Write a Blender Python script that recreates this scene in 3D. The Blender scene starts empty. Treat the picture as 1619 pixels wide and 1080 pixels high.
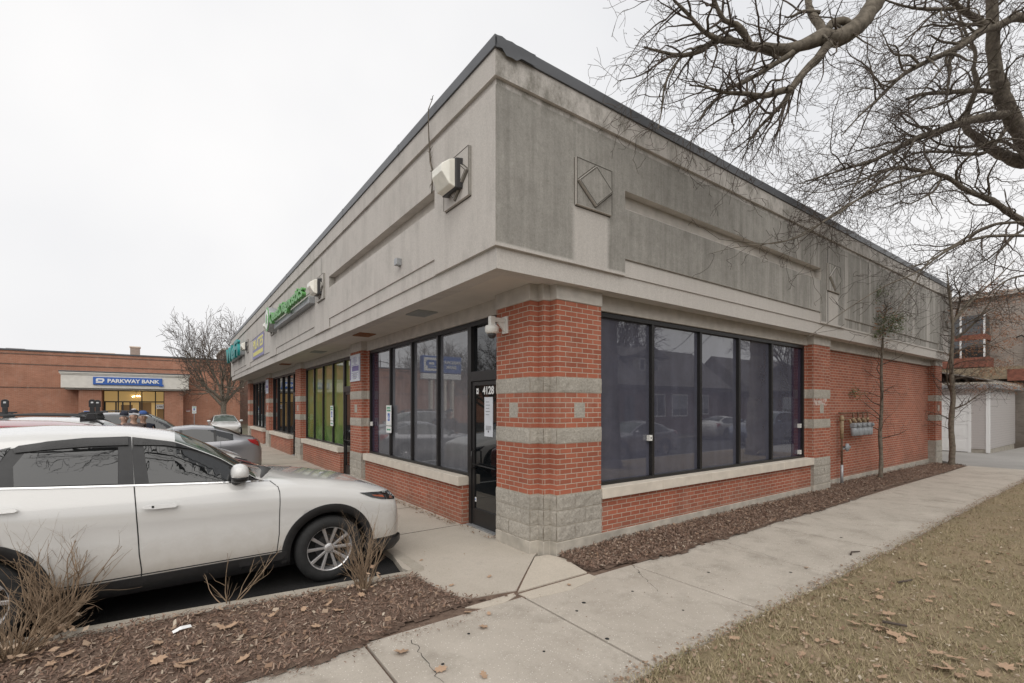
import bpy, bmesh, math, random
import numpy as np
from mathutils import Vector, Matrix, noise
random.seed(7)
RR = random.Random(11)
sc = bpy.context.scene
# ------------------------------------------------------------------ camera, world, sun
TH = math.radians(54.26)
FW = Vector((math.cos(TH), math.sin(TH), 0)); RT = Vector((math.sin(TH), -math.cos(TH), 0))
CAM = Vector((-3.84, -4.68, 1.95))
cd = bpy.data.cameras.new('camera'); cam = bpy.data.objects.new('camera', cd)
sc.collection.objects.link(cam); sc.camera = cam
cam.location = CAM; cam.rotation_euler = (math.radians(90), 0, TH-math.radians(90))
cd.sensor_width = 36; cd.lens = 748/1619*36; cd.shift_y = 103/1619; cd.clip_start = .05; cd.clip_end = 2000
w = bpy.data.worlds.new('World'); sc.world = w; w.use_nodes = True
nt = w.node_tree; nt.nodes.clear()
sky = nt.nodes.new('ShaderNodeTexSky'); sky.sky_type = 'NISHITA'; sky.sun_disc = False
sky.sun_elevation = math.radians(48); sky.sun_rotation = math.radians(215); sky.dust_density = 6; sky.air_density = 1.5
hsv = nt.nodes.new('ShaderNodeHueSaturation'); hsv.inputs['Saturation'].default_value = .12
mixb = nt.nodes.new('ShaderNodeMix'); mixb.data_type = 'RGBA'; mixb.inputs[0].default_value = .86
tcw = nt.nodes.new('ShaderNodeTexCoord')
nz = nt.nodes.new('ShaderNodeTexNoise'); nz.inputs['Scale'].default_value = 1.6; nz.inputs['Detail'].default_value = 4
rmp = nt.nodes.new('ShaderNodeValToRGB')
rmp.color_ramp.elements[0].position = .3; rmp.color_ramp.elements[0].color = (11.3, 11.4, 11.75, 1)
rmp.color_ramp.elements[1].position = .75; rmp.color_ramp.elements[1].color = (13.9, 13.75, 13.7, 1)
bg = nt.nodes.new('ShaderNodeBackground'); bg.inputs['Strength'].default_value = .067
ow = nt.nodes.new('ShaderNodeOutputWorld')
L = nt.links.new
L(sky.outputs[0], hsv.inputs['Color']); L(hsv.outputs[0], mixb.inputs[6]); L(tcw.outputs['Generated'], nz.inputs['Vector'])
L(nz.outputs['Fac'], rmp.inputs[0]); L(rmp.outputs[0], mixb.inputs[7]); L(mixb.outputs[2], bg.inputs['Color']); L(bg.outputs[0], ow.inputs[0])
sd = bpy.data.lights.new('sun', 'SUN'); sd.energy = 1.45; sd.angle = math.radians(70); sd.color = (1, .96, .9)
sun = bpy.data.objects.new('sun', sd); sc.collection.objects.link(sun)
az = math.radians(215); el = math.radians(48)
sdir = Vector((math.sin(az)*math.cos(el), math.cos(az)*math.cos(el), math.sin(el)))
sun.rotation_euler = (-sdir).to_track_quat('-Z', 'Y').to_euler(); sun.location = (-30, -30, 40)
sc.view_settings.view_transform = 'Standard'; sc.view_settings.look = 'None'
sc.view_settings.exposure = 0.27; sc.view_settings.gamma = 1
def ray(u, v): return FW + RT*((u-809.5)/748) + Vector((0, 0, (643-v)/748))
def at(u, v, D): return CAM + ray(u, v)*D
# ------------------------------------------------------------------ helpers
col = sc.collection
def tag(o, label=None, cat=None, group=None, kind=None, category=None):
    cat = cat or category
    if label: o['label'] = label
    if cat: o['category'] = cat
    if group: o['group'] = group
    if kind: o['kind'] = kind
    return o
def empty(name, loc=(0, 0, 0), rz=0, **k):
    o = bpy.data.objects.new(name, None); col.objects.link(o); o.location = loc; o.rotation_euler = (0, 0, rz)
    o.empty_display_size = .2
    return tag(o, **k)
class MB:
    def __init__(s): s.v = []; s.f = []; s.m = []; s.mats = []
    def mi(s, m):
        if m not in s.mats: s.mats.append(m)
        return s.mats.index(m)
    def add(s, vs, fs, m):
        b = len(s.v); s.v.extend(vs); i = s.mi(m)
        for f in fs: s.f.append([b+q for q in f]); s.m.append(i)
    def box(s, x0, x1, y0, y1, z0, z1, m):
        s.add([(x0,y0,z0),(x1,y0,z0),(x1,y1,z0),(x0,y1,z0),(x0,y0,z1),(x1,y0,z1),(x1,y1,z1),(x0,y1,z1)],
              [(0,3,2,1),(4,5,6,7),(0,1,5,4),(1,2,6,5),(2,3,7,6),(3,0,4,7)], m); return s
    def prism(s, pts, z0, z1, m):   # pts list of (x,y) ccw
        n = len(pts); s.add([(p[0],p[1],z0) for p in pts]+[(p[0],p[1],z1) for p in pts],
            [tuple(range(n))[::-1], tuple(range(n, 2*n))]+[(i,(i+1)%n,n+(i+1)%n,n+i) for i in range(n)], m); return s
    def extr(s, pts, d, m):         # polygon of 3d points extruded by vector d
        n = len(pts); d = Vector(d); P = [Vector(p) for p in pts]
        s.add([tuple(p) for p in P]+[tuple(p+d) for p in P],
            [tuple(range(n))[::-1], tuple(range(n, 2*n))]+[(i,(i+1)%n,n+(i+1)%n,n+i) for i in range(n)], m); return s
    def tube(s, pts, rads, n, m, cap=True):
        P = [Vector(p) for p in pts]; N = len(P)
        if N < 2: return s
        vs = []; t0 = (P[1]-P[0]).normalized()
        a = t0.orthogonal().normalized()
        for i in range(N):
            t = (P[min(i+1, N-1)]-P[max(i-1, 0)])
            if t.length < 1e-9: t = t0
            t.normalize(); a = (a - t*a.dot(t))
            if a.length < 1e-6: a = t.orthogonal()
            a.normalize(); b = t.cross(a); r = rads[i] if hasattr(rads, '__len__') else rads
            for k in range(n):
                an = 2*math.pi*k/n; q = P[i]+(a*math.cos(an)+b*math.sin(an))*r; vs.append((q.x, q.y, q.z))
        fs = [(i*n+k, i*n+(k+1)%n, (i+1)*n+(k+1)%n, (i+1)*n+k) for i in range(N-1) for k in range(n)]
        if cap and n > 3: fs += [tuple(range(n))[::-1], tuple(range((N-1)*n, N*n))]
        s.add(vs, fs, m); return s
    def lathe(s, prof, n, m, o=(0,0,0), axis='z'):   # prof list (r,h)
        vs = []
        for r, h in prof:
            for k in range(n):
                a = 2*math.pi*k/n; c, q = r*math.cos(a), r*math.sin(a)
                p = (c, q, h) if axis == 'z' else ((c, h, q) if axis == 'y' else (h, c, q))
                vs.append((p[0]+o[0], p[1]+o[1], p[2]+o[2]))
        N = len(prof)
        fs = [(i*n+k, i*n+(k+1)%n, (i+1)*n+(k+1)%n, (i+1)*n+k) for i in range(N-1) for k in range(n)]
        fs += [tuple(range(n))[::-1], tuple(range((N-1)*n, N*n))]
        s.add(vs, fs, m); return s
    def build(s, name, parent=None, smooth=False, bevel=0, fixn=True, loc=None, **k):
        me = bpy.data.meshes.new(name); me.from_pydata(s.v, [], s.f)
        for m in s.mats: me.materials.append(m)
        me.polygons.foreach_set('material_index', s.m)
        if smooth: me.polygons.foreach_set('use_smooth', [True]*len(s.f))
        me.update()
        if fixn:
            bm = bmesh.new(); bm.from_mesh(me); bmesh.ops.recalc_face_normals(bm, faces=bm.faces); bm.to_mesh(me); bm.free()
        o = bpy.data.objects.new(name, me); col.objects.link(o); o.parent = parent
        if loc: o.location = loc
        if bevel:
            b = o.modifiers.new('bevel', 'BEVEL'); b.width = bevel; b.segments = 2; b.limit_method = 'ANGLE'; b.angle_limit = .7
        return tag(o, **k)
def copy_tree(o, parent=None):
    c = o.copy(); col.objects.link(c); c.parent = parent
    for ch in list(o.children): copy_tree(ch, c)
    return c
def bake(o):      # apply modifiers without operators
    dg = bpy.context.evaluated_depsgraph_get(); dg.update()
    me = bpy.data.meshes.new_from_object(o.evaluated_get(dg)); o.modifiers.clear(); o.data = me
def text_mesh(body, size, depth, mat, name, parent, mtx, sx=1, bold=0, align='CENTER', space=1):
    c = bpy.data.curves.new('t', 'FONT'); c.body = body; c.size = size; c.extrude = depth; c.offset = bold
    c.align_x = align; c.align_y = 'CENTER'; c.space_character = space; c.resolution_u = 3
    t = bpy.data.objects.new('t', c); col.objects.link(t); dg = bpy.context.evaluated_depsgraph_get(); dg.update()
    me = bpy.data.meshes.new_from_object(t.evaluated_get(dg)); bpy.data.objects.remove(t)
    me.transform(mtx @ Matrix.Diagonal((sx, 1, 1, 1))); me.materials.clear(); me.materials.append(mat)
    o = bpy.data.objects.new(name, me); col.objects.link(o); o.parent = parent; return o
def face_mtx(loc, facing):   # text upright on a wall, reading left to right for a viewer; facing = outward normal
    n = Vector(facing).normalized(); up = Vector((0, 0, 1)); r = up.cross(n)
    m = Matrix((r, up, n)).transposed().to_4x4(); m.translation = Vector(loc); return m
# ------------------------------------------------------------------ materials
def mat(name, c=(.5,.5,.5), rough=.7, metal=0, spec=.5, noise_amt=0, nscale=8, bump=0, bscale=40, coat=0, ior=1.5, emis=None):
    m = bpy.data.materials.new(name); m.use_nodes = True; t = m.node_tree; p = t.nodes['Principled BSDF']
    p.inputs['Base Color'].default_value = (*c, 1); p.inputs['Roughness'].default_value = rough
    p.inputs['Metallic'].default_value = metal; p.inputs['Specular IOR Level'].default_value = spec; p.inputs['IOR'].default_value = ior
    if coat: p.inputs['Coat Weight'].default_value = coat; p.inputs['Coat Roughness'].default_value = .04
    if emis: p.inputs['Emission Color'].default_value = (*emis[:3], 1); p.inputs['Emission Strength'].default_value = emis[3]
    g = t.nodes.new('ShaderNodeNewGeometry')
    if noise_amt:
        n = t.nodes.new('ShaderNodeTexNoise'); n.inputs['Scale'].default_value = nscale; n.inputs['Detail'].default_value = 6
        t.links.new(g.outputs['Position'], n.inputs['Vector'])
        r = t.nodes.new('ShaderNodeValToRGB'); r.color_ramp.elements[0].position = .3; r.color_ramp.elements[1].position = .7
        r.color_ramp.elements[0].color = (*[max(0, x*(1-noise_amt)) for x in c], 1); r.color_ramp.elements[1].color = (*[x*(1+noise_amt) for x in c], 1)
        t.links.new(n.outputs['Fac'], r.inputs[0]); t.links.new(r.outputs[0], p.inputs['Base Color'])
    if bump:
        n = t.nodes.new('ShaderNodeTexNoise'); n.inputs['Scale'].default_value = bscale; n.inputs['Detail'].default_value = 5
        t.links.new(g.outputs['Position'], n.inputs['Vector'])
        b = t.nodes.new('ShaderNodeBump'); b.inputs['Strength'].default_value = bump; b.inputs['Distance'].default_value = .01
        t.links.new(n.outputs['Fac'], b.inputs['Height']); t.links.new(b.outputs[0], p.inputs['Normal'])
    return m
class NG:   # tiny node-graph helper
    def __init__(s, m): s.t = m.node_tree; s.p = s.t.nodes['Principled BSDF']
    def n(s, typ, **k):
        x = s.t.nodes.new('ShaderNode'+typ)
        for a, b in k.items(): setattr(x, a, b)
        return x
    def l(s, a, b): s.t.links.new(a, b)
    def math(s, op, a, b=None, c=None):
        x = s.n('Math', operation=op)
        for i, q in enumerate((a, b, c)):
            if q is None: continue
            if isinstance(q, (int, float)): x.inputs[i].default_value = q
            else: s.l(q, x.inputs[i])
        return x.outputs[0]
    def mix(s, f, a, b, blend='MIX'):
        x = s.n('Mix', data_type='RGBA', blend_type=blend)
        for i, q in ((0, f), (6, a), (7, b)):
            if isinstance(q, (int, float)): x.inputs[i].default_value = q
            elif isinstance(q, tuple): x.inputs[i].default_value = (*q, 1)
            else: s.l(q, x.inputs[i])
        return x.outputs[2]
    def noise(s, vec, scale, detail=4, rough=.5):
        x = s.n('TexNoise'); x.inputs['Scale'].default_value = scale; x.inputs['Detail'].default_value = detail; x.inputs['Roughness'].default_value = rough
        if vec is not None: s.l(vec, x.inputs['Vector'])
        return x.outputs['Fac']
    def ramp(s, f, a, b, ca=(0,0,0), cb=(1,1,1)):
        x = s.n('ValToRGB'); e = x.color_ramp.elements; e[0].position = a; e[1].position = b; e[0].color = (*ca, 1); e[1].color = (*cb, 1)
        s.l(f, x.inputs[0]); return x.outputs[0]
    def comb(s, x, y, z):
        c = s.n('CombineXYZ')
        for i, q in enumerate((x, y, z)):
            if isinstance(q, (int, float)): c.inputs[i].default_value = q
            else: s.l(q, c.inputs[i])
        return c.outputs[0]
    def bump(s, h, st=.5, dist=.01, nrm=None):
        b = s.n('Bump'); b.inputs['Strength'].default_value = st; b.inputs['Distance'].default_value = dist; s.l(h, b.inputs['Height'])
        if nrm: s.l(nrm, b.inputs['Normal'])
        s.l(b.outputs[0], s.p.inputs['Normal']); return b.outputs[0]
def sep(g, v):
    x = g.n('SeparateXYZ'); g.l(v, x.inputs[0]); return x.outputs
def brick_mat(name, c1, c2, mortar, bw=.203, bh=.0677, ms=.006, zoff=.785, streak=0, bumpd=.006):
    m = mat(name, rough=.85, spec=.25); g = NG(m); geo = g.n('NewGeometry'); x, y, z = sep(g, geo.outputs['Position'])
    v = g.comb(g.math('ADD', x, y), g.math('SUBTRACT', z, zoff), 0)
    b = g.n('TexBrick'); b.offset = .5; b.inputs['Scale'].default_value = 1; b.inputs['Brick Width'].default_value = bw; b.inputs['Row Height'].default_value = bh
    b.inputs['Mortar Size'].default_value = ms; b.inputs['Mortar Smooth'].default_value = .25; b.inputs['Bias'].default_value = -.1
    b.inputs['Color1'].default_value = (*c1, 1); b.inputs['Color2'].default_value = (*c2, 1); b.inputs['Mortar'].default_value = (*mortar, 1); g.l(v, b.inputs['Vector'])
    n1 = g.noise(geo.outputs['Position'], 90, 5, .7); n2 = g.noise(geo.outputs['Position'], 1.3, 3)
    c = g.mix(1, b.outputs['Color'], g.ramp(n1, .25, .8, (.78,.78,.78), (1.12,1.12,1.12)), 'MULTIPLY')
    c = g.mix(1, c, g.ramp(n2, .3, .7, (.88,.87,.86), (1.08,1.07,1.06)), 'MULTIPLY')
    c = g.mix(g.math('MULTIPLY', g.ramp(g.noise(g.comb(g.math('ADD', x, y), 0, g.math('MULTIPLY', z, .5)), 2.6, 6, .7), .52, .7), .22), c, (.46,.36,.29))
    lowd = g.n('MapRange'); g.l(g.math('ADD', z, g.math('MULTIPLY', n2, .5)), lowd.inputs[0]); lowd.inputs[1].default_value = .62; lowd.inputs[2].default_value = .3; c = g.mix(g.math('MULTIPLY', lowd.outputs[0], .35), c, (.22,.16,.12))
    if name == 'red_brick':    # salt bloom below the band of the second side pillar
        ef = g.math('MULTIPLY', g.math('MULTIPLY', g.math('GREATER_THAN', x, 7.9), g.math('LESS_THAN', x, 8.6)), g.math('MULTIPLY', g.math('GREATER_THAN', z, 1.98), g.math('LESS_THAN', z, 2.139)))
        ef = g.math('MULTIPLY', ef, g.ramp(g.noise(geo.outputs['Position'], 12, 4), .42, .55)); c = g.mix(g.math('MULTIPLY', ef, .7), c, (.62,.59,.55))
    g.l(c, g.p.inputs['Base Color'])
    h = g.math('ADD', g.math('MULTIPLY', b.outputs['Fac'], -1), g.math('MULTIPLY', n1, .35)); g.bump(h, .7, bumpd); return m
M = {}
M['brick'] = brick_mat('red_brick', (.42,.140,.085), (.31,.10,.062), (.50,.42,.34))
M['bank_brick'] = brick_mat('bank_brick', (.44,.205,.135), (.37,.165,.105), (.40,.27,.20), bw=.24, bh=.08, ms=.008, bumpd=.003)
M['tan_brick'] = brick_mat('tan_brick', (.36,.315,.275), (.29,.25,.22), (.38,.345,.31), bw=.22, bh=.075)
M['dark_brick'] = brick_mat('dark_brick', (.17,.10,.075), (.13,.075,.06), (.25,.2,.17), bw=.22, bh=.075)
def concrete_fascia():
    m = mat('precast_concrete', rough=.9, spec=.2); g = NG(m); geo = g.n('NewGeometry'); P = geo.outputs['Position']; x, y, z = sep(g, P)
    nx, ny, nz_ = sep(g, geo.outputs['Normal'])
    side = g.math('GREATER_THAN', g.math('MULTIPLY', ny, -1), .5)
    sv = g.comb(g.math('MULTIPLY', g.math('ADD', x, y), 9), 0, g.math('MULTIPLY', z, .55)); st = g.noise(sv, 1, 6, .65)
    sv2 = g.comb(g.math('MULTIPLY', g.math('ADD', x, y), 2.2), 3, g.math('MULTIPLY', z, .25)); st2 = g.noise(sv2, 1, 4, .6)
    fine = g.noise(P, 60, 6, .75); big = g.noise(P, .9, 4)
    def band(a, lo, hi, soft=.02):
        u = g.n('MapRange', interpolation_type='SMOOTHSTEP'); g.l(a, u.inputs[0]); u.inputs[1].default_value = lo-soft; u.inputs[2].default_value = lo+soft
        v = g.n('MapRange', interpolation_type='SMOOTHSTEP'); g.l(a, v.inputs[0]); v.inputs[1].default_value = hi-soft; v.inputs[2].default_value = hi+soft
        return g.math('SUBTRACT', u.outputs[0], v.outputs[0])
    # weathering of the side elevation: grime on the main panel, washed streaks below the diamond plaques, drips below the coping
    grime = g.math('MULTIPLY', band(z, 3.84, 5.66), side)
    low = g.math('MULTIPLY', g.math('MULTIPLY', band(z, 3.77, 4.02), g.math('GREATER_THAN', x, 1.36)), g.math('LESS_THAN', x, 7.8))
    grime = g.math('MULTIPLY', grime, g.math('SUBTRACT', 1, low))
    for lo, hi in ((.40, 1.04), (8.1, 8.75), (17.45, 18.05)):
        xj = g.math('ADD', x, g.math('MULTIPLY', st2, .06))
        cl = g.math('MULTIPLY', band(xj, lo, hi, .05), band(z, 3.2, 4.56, .02)); grime = g.math('MULTIPLY', grime, g.math('SUBTRACT', 1, g.math('MULTIPLY', cl, .9)))
    # lighter washed runs further along
    runs = g.ramp(g.noise(g.comb(g.math('MULTIPLY', x, 3.2), 7, g.math('MULTIPLY', z, .16)), 1, 5, .7), .50, .60)
    far = g.n('MapRange'); g.l(x, far.inputs[0]); far.inputs[1].default_value = 3; far.inputs[2].default_value = 9
    grime = g.math('MULTIPLY', grime, g.math('SUBTRACT', 1, g.math('MULTIPLY', g.math('MULTIPLY', runs, far.outputs[0]), .75)))
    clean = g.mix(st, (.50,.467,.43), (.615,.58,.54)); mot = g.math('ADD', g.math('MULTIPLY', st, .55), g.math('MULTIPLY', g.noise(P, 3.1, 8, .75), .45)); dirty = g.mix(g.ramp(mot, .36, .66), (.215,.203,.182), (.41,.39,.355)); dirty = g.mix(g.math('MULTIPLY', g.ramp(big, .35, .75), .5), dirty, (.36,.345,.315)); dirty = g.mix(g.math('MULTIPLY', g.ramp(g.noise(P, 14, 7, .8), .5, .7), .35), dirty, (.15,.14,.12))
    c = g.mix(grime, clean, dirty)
    # upper band: dark ragged growth hanging below the coping
    ub = g.math('MULTIPLY', g.math('MULTIPLY', band(z, 5.6, 6.01, .05), side), g.ramp(g.noise(g.comb(g.math('MULTIPLY', x, 3.5), 1, g.math('MULTIPLY', z, 2)), 1, 7, .75), .44, .62))
    c = g.mix(g.math('MULTIPLY', ub, .7), c, (.15,.14,.115))
    fr = g.math('MULTIPLY', g.math('SUBTRACT', 1, side), g.ramp(st2, .5, .72)); c = g.mix(g.math('MULTIPLY', fr, .35), c, (.27,.25,.225)); blot = g.math('MULTIPLY', g.math('SUBTRACT', 1, side), g.ramp(g.noise(P, 1.7, 7, .7), .5, .68)); c = g.mix(g.math('MULTIPLY', blot, .3), c, (.30,.29,.265))
    c = g.mix(1, c, g.ramp(fine, .3, .72, (.80,.80,.80), (1.12,1.12,1.12)), 'MULTIPLY')
    g.l(c, g.p.inputs['Base Color']); g.bump(g.math('ADD', fine, g.math('MULTIPLY', st, .6)), .35, .006); return m
M['precast'] = concrete_fascia()
M['lintel'] = mat('lintel_concrete', (.49,.455,.41), .9, noise_amt=.12, nscale=6, bump=.3, bscale=60)
M['soffit'] = mat('soffit_plaster', (.56,.52,.465), .9, noise_amt=.06, nscale=3, bump=.15, bscale=80)
M['sill'] = mat('limestone_sill', (.60,.54,.46), .85, noise_amt=.1, nscale=5, bump=.2, bscale=50)
M['found'] = mat('foundation_concrete', (.42,.385,.33), .9, noise_amt=.2, nscale=5, bump=.3)
def cmu():
    m = mat('split_face_block', rough=.95, spec=.15); g = NG(m); P = g.n('NewGeometry').outputs['Position']
    a = g.noise(P, 28, 8, .8); b = g.noise(P, 2.2, 3); c = g.mix(g.ramp(a, .3, .7), (.30,.275,.24), (.56,.52,.46))
    c = g.mix(1, c, g.ramp(b, .3, .7, (.85,.85,.84), (1.06,1.06,1.05)), 'MULTIPLY'); g.l(c, g.p.inputs['Base Color']); g.bump(a, .9, .02); return m
M['cmu'] = cmu(); M['grime'] = mat('grime_outline', (.10,.09,.075), .95)
M['joint'] = mat('block_mortar', (.40,.35,.28), .9, noise_amt=.2, nscale=20)
M['coping'] = mat('coping_metal', (.085,.088,.095), .38, spec=.5, noise_amt=.12, nscale=3)
M['black_al'] = mat('black_aluminium', (.014,.013,.013), .38, noise_amt=.2, nscale=4)
M['grey_al'] = mat('dark_frame', (.03,.03,.03), .45)
def film(name, c, mo=.12, rough=.03, ior=1.55):
    m = mat(name, c, rough, ior=ior); g = NG(m); P = g.n('NewGeometry').outputs['Position']; x, y, z = sep(g, P)
    n = g.noise(g.comb(g.math('MULTIPLY', g.math('ADD', x, y), 5), 0, g.math('MULTIPLY', z, .6)), 1, 4); s = g.noise(P, 3, 6, .7)
    cc = g.mix(1, c, g.ramp(n, .3, .7, (1-mo,)*3, (1+mo,)*3), 'MULTIPLY'); cc = g.mix(1, cc, g.ramp(s, .35, .7, (1-mo,)*3, (1+mo,)*3), 'MULTIPLY'); g.l(cc, g.p.inputs['Base Color'])
    g.bump(g.noise(P, 1.1, 2), .02, .02); return m
M['film'] = film('papered_glass', (.082,.084,.110), rough=.0, ior=2.1)
M['film_f'] = film('curtained_glass', (.15,.152,.165), rough=.0, ior=2.1)
M['film_p'] = film('dark_curtain_edge', (.045,.033,.055), ior=1.45)
M['glass_d'] = mat('dark_glass', (.006,.007,.008), .02, ior=1.9)
def greenprint():
    m = mat('green_window_print', rough=.04, ior=1.5); g = NG(m); P = g.n('NewGeometry').outputs['Position']; x, y, z = sep(g, P)
    mr = g.n('MapRange'); g.l(g.math('ADD', z, g.math('MULTIPLY', g.noise(P, 1.4, 4), .8)), mr.inputs[0]); mr.inputs[1].default_value = 1.3; mr.inputs[2].default_value = 3.3
    c = g.mix(mr.outputs[0], (.085,.17,.035), (.30,.27,.10)); c = g.mix(g.ramp(g.noise(P, 2.5, 5), .4, .7), c, (.19,.26,.09)); g.l(c, g.p.inputs['Base Color']); return m
M['green'] = greenprint()
M['white_plastic'] = mat('white_plastic', (.72,.71,.67), .4)
M['lens'] = mat('aged_lamp_lens', (.82,.80,.72), .25, noise_amt=.08, nscale=9)
M['bronze'] = mat('lamp_housing', (.035,.034,.035), .4)
M['galv'] = mat('galvanised_steel', (.36,.37,.38), .45, metal=.5, noise_amt=.15, nscale=20)
M['meter'] = mat('meter_grey_paint', (.27,.285,.30), .5, noise_amt=.12, nscale=14)
M['rustpipe'] = mat('rusty_pipe', (.16,.10,.065), .8, noise_amt=.55, nscale=22, bump=.4)
M['brass'] = mat('tarnished_brass', (.30,.22,.13), .6, noise_amt=.3, nscale=20)
M['white'] = mat('white_paint', (.78,.78,.77), .55)
M['paper'] = mat('paper', (.62,.64,.68), .7, noise_amt=.05)
M['ink'] = mat('dark_print', (.06,.06,.07), .6)
M['purple'] = mat('purple_print', (.19,.16,.34), .6)
M['greenp'] = mat('green_sign_print', (.10,.36,.22), .6)
M['bluep'] = mat('blue_sign_print', (.035,.12,.42), .5)
M['rustgrille'] = mat('rusty_soffit_panel', (.26,.12,.055), .8, noise_amt=.35, nscale=14)
M['grille'] = mat('grey_grille', (.33,.34,.33), .6)
M['qgreen'] = mat('green_letter_face', (.11,.33,.09), .4)
M['teal'] = mat('teal_letter_face', (.012,.27,.27), .4)
M['byellow'] = mat('banner_yellow', (.72,.66,.25), .7)
M['bpurple'] = mat('banner_purple', (.27,.26,.42), .7)
M['bark'] = mat('tree_bark', (.145,.125,.10), .95, noise_amt=.4, nscale=12, bump=.9, bscale=25, spec=.1)
M['bark_g'] = mat('grey_bark', (.17,.145,.115), .95, noise_amt=.35, nscale=14, bump=.8, bscale=25, spec=.1)
M['twig'] = mat('twig_bark', (.105,.085,.072), .95, noise_amt=.3, nscale=6, spec=.1)
M['shrub'] = mat('dry_shrub_stems', (.26,.19,.13), .9, noise_amt=.35, nscale=16, spec=.15)
M['deadleaf'] = mat('dead_brown_foliage', (.25,.125,.07), .9, noise_amt=.4, nscale=9, spec=.1)
M['greenleaf'] = mat('evergreen_foliage', (.12,.14,.07), .9, noise_amt=.4, nscale=9, spec=.1)
M['red_lens'] = mat('red_lamp', (.32,.012,.016), .15, coat=1)
M['tyre'] = mat('tyre_rubber', (.016,.016,.016), .8, noise_amt=.25, nscale=20)
M['rim'] = mat('alloy_rim', (.62,.61,.61), .28, metal=.7)
M['trimblack'] = mat('black_trim', (.018,.018,.019), .45, noise_amt=.2, nscale=15)
M['glossblack'] = mat('gloss_black_trim', (.012,.012,.013), .1)
M['carglass'] = mat('tinted_car_glass', (.008,.009,.010), .015, ior=1.65)
M['wsglass'] = mat('windscreen_glass', (.05,.07,.055), .02, ior=1.6)
M['chrome'] = mat('chrome', (.6,.6,.6), .12, metal=1)
M['seam'] = mat('panel_gap', (.01,.01,.01), .8)
def paint(name, c, metal=0, rough=.28, dust=.0):
    m = mat(name, c, rough, metal=metal, coat=.9); g = NG(m); geo = g.n('NewGeometry'); P = geo.outputs['Position']; x, y, z = sep(g, P)
    mr = g.n('MapRange'); g.l(g.math('ADD', z, g.math('MULTIPLY', g.noise(P, 6, 5, .7), .25)), mr.inputs[0]); mr.inputs[1].default_value = .85; mr.inputs[2].default_value = .35
    f = g.math('MULTIPLY', mr.outputs[0], dust); g.l(g.mix(f, c, (.30,.26,.21)), g.p.inputs['Base Color']); g.l(g.math('ADD', g.math('MULTIPLY', f, .5), rough), g.p.inputs['Roughness']); return m
M['p_white'] = paint('white_car_paint', (.62,.615,.60), rough=.2, dust=.95)
M['p_silver'] = paint('silver_car_paint', (.28,.28,.30), .5, .35, .3)
M['p_grey'] = paint('grey_car_paint', (.13,.13,.135), .5, .35, .3)
M['p_red'] = paint('red_car_paint', (.26,.02,.03), .2, .3, .2)
M['p_blue'] = paint('blue_car_paint', (.06,.08,.13), .4, .3, .2)
def wall_ground(name, ca, cb, scale, bumps=.5, bscale=60, rough=.95, speck=None, extra=None):
    m = mat(name, rough=rough, spec=.2); g = NG(m); P = g.n('NewGeometry').outputs['Position']
    c = g.mix(g.ramp(g.noise(P, scale, 6, .65), .3, .7), ca, cb)
    if extra: c = g.mix(g.math('MULTIPLY', g.ramp(g.noise(P, extra[1], 5, .7), extra[2], extra[3]), extra[4]), c, extra[0])
    f = g.noise(P, bscale, 8, .8)
    c = g.mix(1, c, g.ramp(f, .3, .72, (.78,.78,.78), (1.15,1.15,1.15)), 'MULTIPLY')
    if speck:
        vo = g.n('TexVoronoi'); vo.inputs['Scale'].default_value = speck[1]; g.l(P, vo.inputs['Vector']); 
        s1 = g.math('LESS_THAN', vo.outputs['Distance'], speck[2]); hs = sep(g, vo.outputs['Color'])
        c = g.mix(g.math('MULTIPLY', s1, g.math('GREATER_THAN', hs[0], .62)), c, speck[0])
    g.l(c, g.p.inputs['Base Color']); g.bump(f, bumps, .01); return m
M['walk'] = wall_ground('sidewalk_concrete', (.42,.375,.32), (.53,.48,.415), 1.3, .6, 110, speck=((.72,.69,.63), 48, .2), extra=((.26,.23,.19), 2.4, .5, .72, .55))
M['store_walk'] = wall_ground('storefront_walk_concrete', (.43,.385,.325), (.51,.46,.395), 1.1, .25, 70, extra=((.26,.235,.21), 1.1, .58, .72, .45))
M['newcon'] = wall_ground('pale_apron_concrete', (.48,.43,.36), (.55,.49,.41), 1.5, .2, 60, extra=((.48,.33,.2), 2, .66, .75, .35))
M['curb'] = wall_ground('curb_concrete', (.36,.32,.265), (.44,.40,.34), 3, .4, 50)
M['asphalt'] = wall_ground('parking_asphalt', (.020,.020,.021), (.034,.033,.032), 1.1, .8, 90, rough=.75, speck=((.12,.12,.12), 70, .14))
M['road'] = wall_ground('street_asphalt', (.055,.054,.052), (.08,.078,.075), .8, .6, 90)
M['drive'] = wall_ground('alley_concrete', (.27,.26,.245), (.35,.335,.315), .5, .3, 40)
M['soil'] = wall_ground('mulch_bed', (.12,.08,.062), (.23,.165,.125), 14, 1, 70)
M['lawn'] = wall_ground('winter_lawn', (.31,.24,.16), (.24,.20,.115), 2.2, .9, 60, extra=((.33,.25,.165), 1.2, .45, .68, .8))
M['dirt'] = wall_ground('ground', (.16,.14,.11), (.13,.125,.08), .4, .6, 30)
def varmat(name, ramp, rough=.9):
    m = mat(name, rough=rough, spec=.15); g = NG(m); geo = g.n('NewGeometry'); x = g.n('ValToRGB'); e = x.color_ramp.elements
    while len(e) < len(ramp): e.new(.5)
    for i, c in enumerate(ramp): e[i].position = i/(len(ramp)-1); e[i].color = (*c, 1)
    g.l(geo.outputs['Random Per Island'], x.inputs[0]); g.l(x.outputs[0], g.p.inputs['Base Color']); return m
M['chips'] = varmat('bark_chips', [(.09,.06,.048), (.20,.125,.09), (.27,.18,.135), (.13,.085,.065), (.33,.24,.185), (.17,.11,.085), (.42,.34,.27)])
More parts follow.
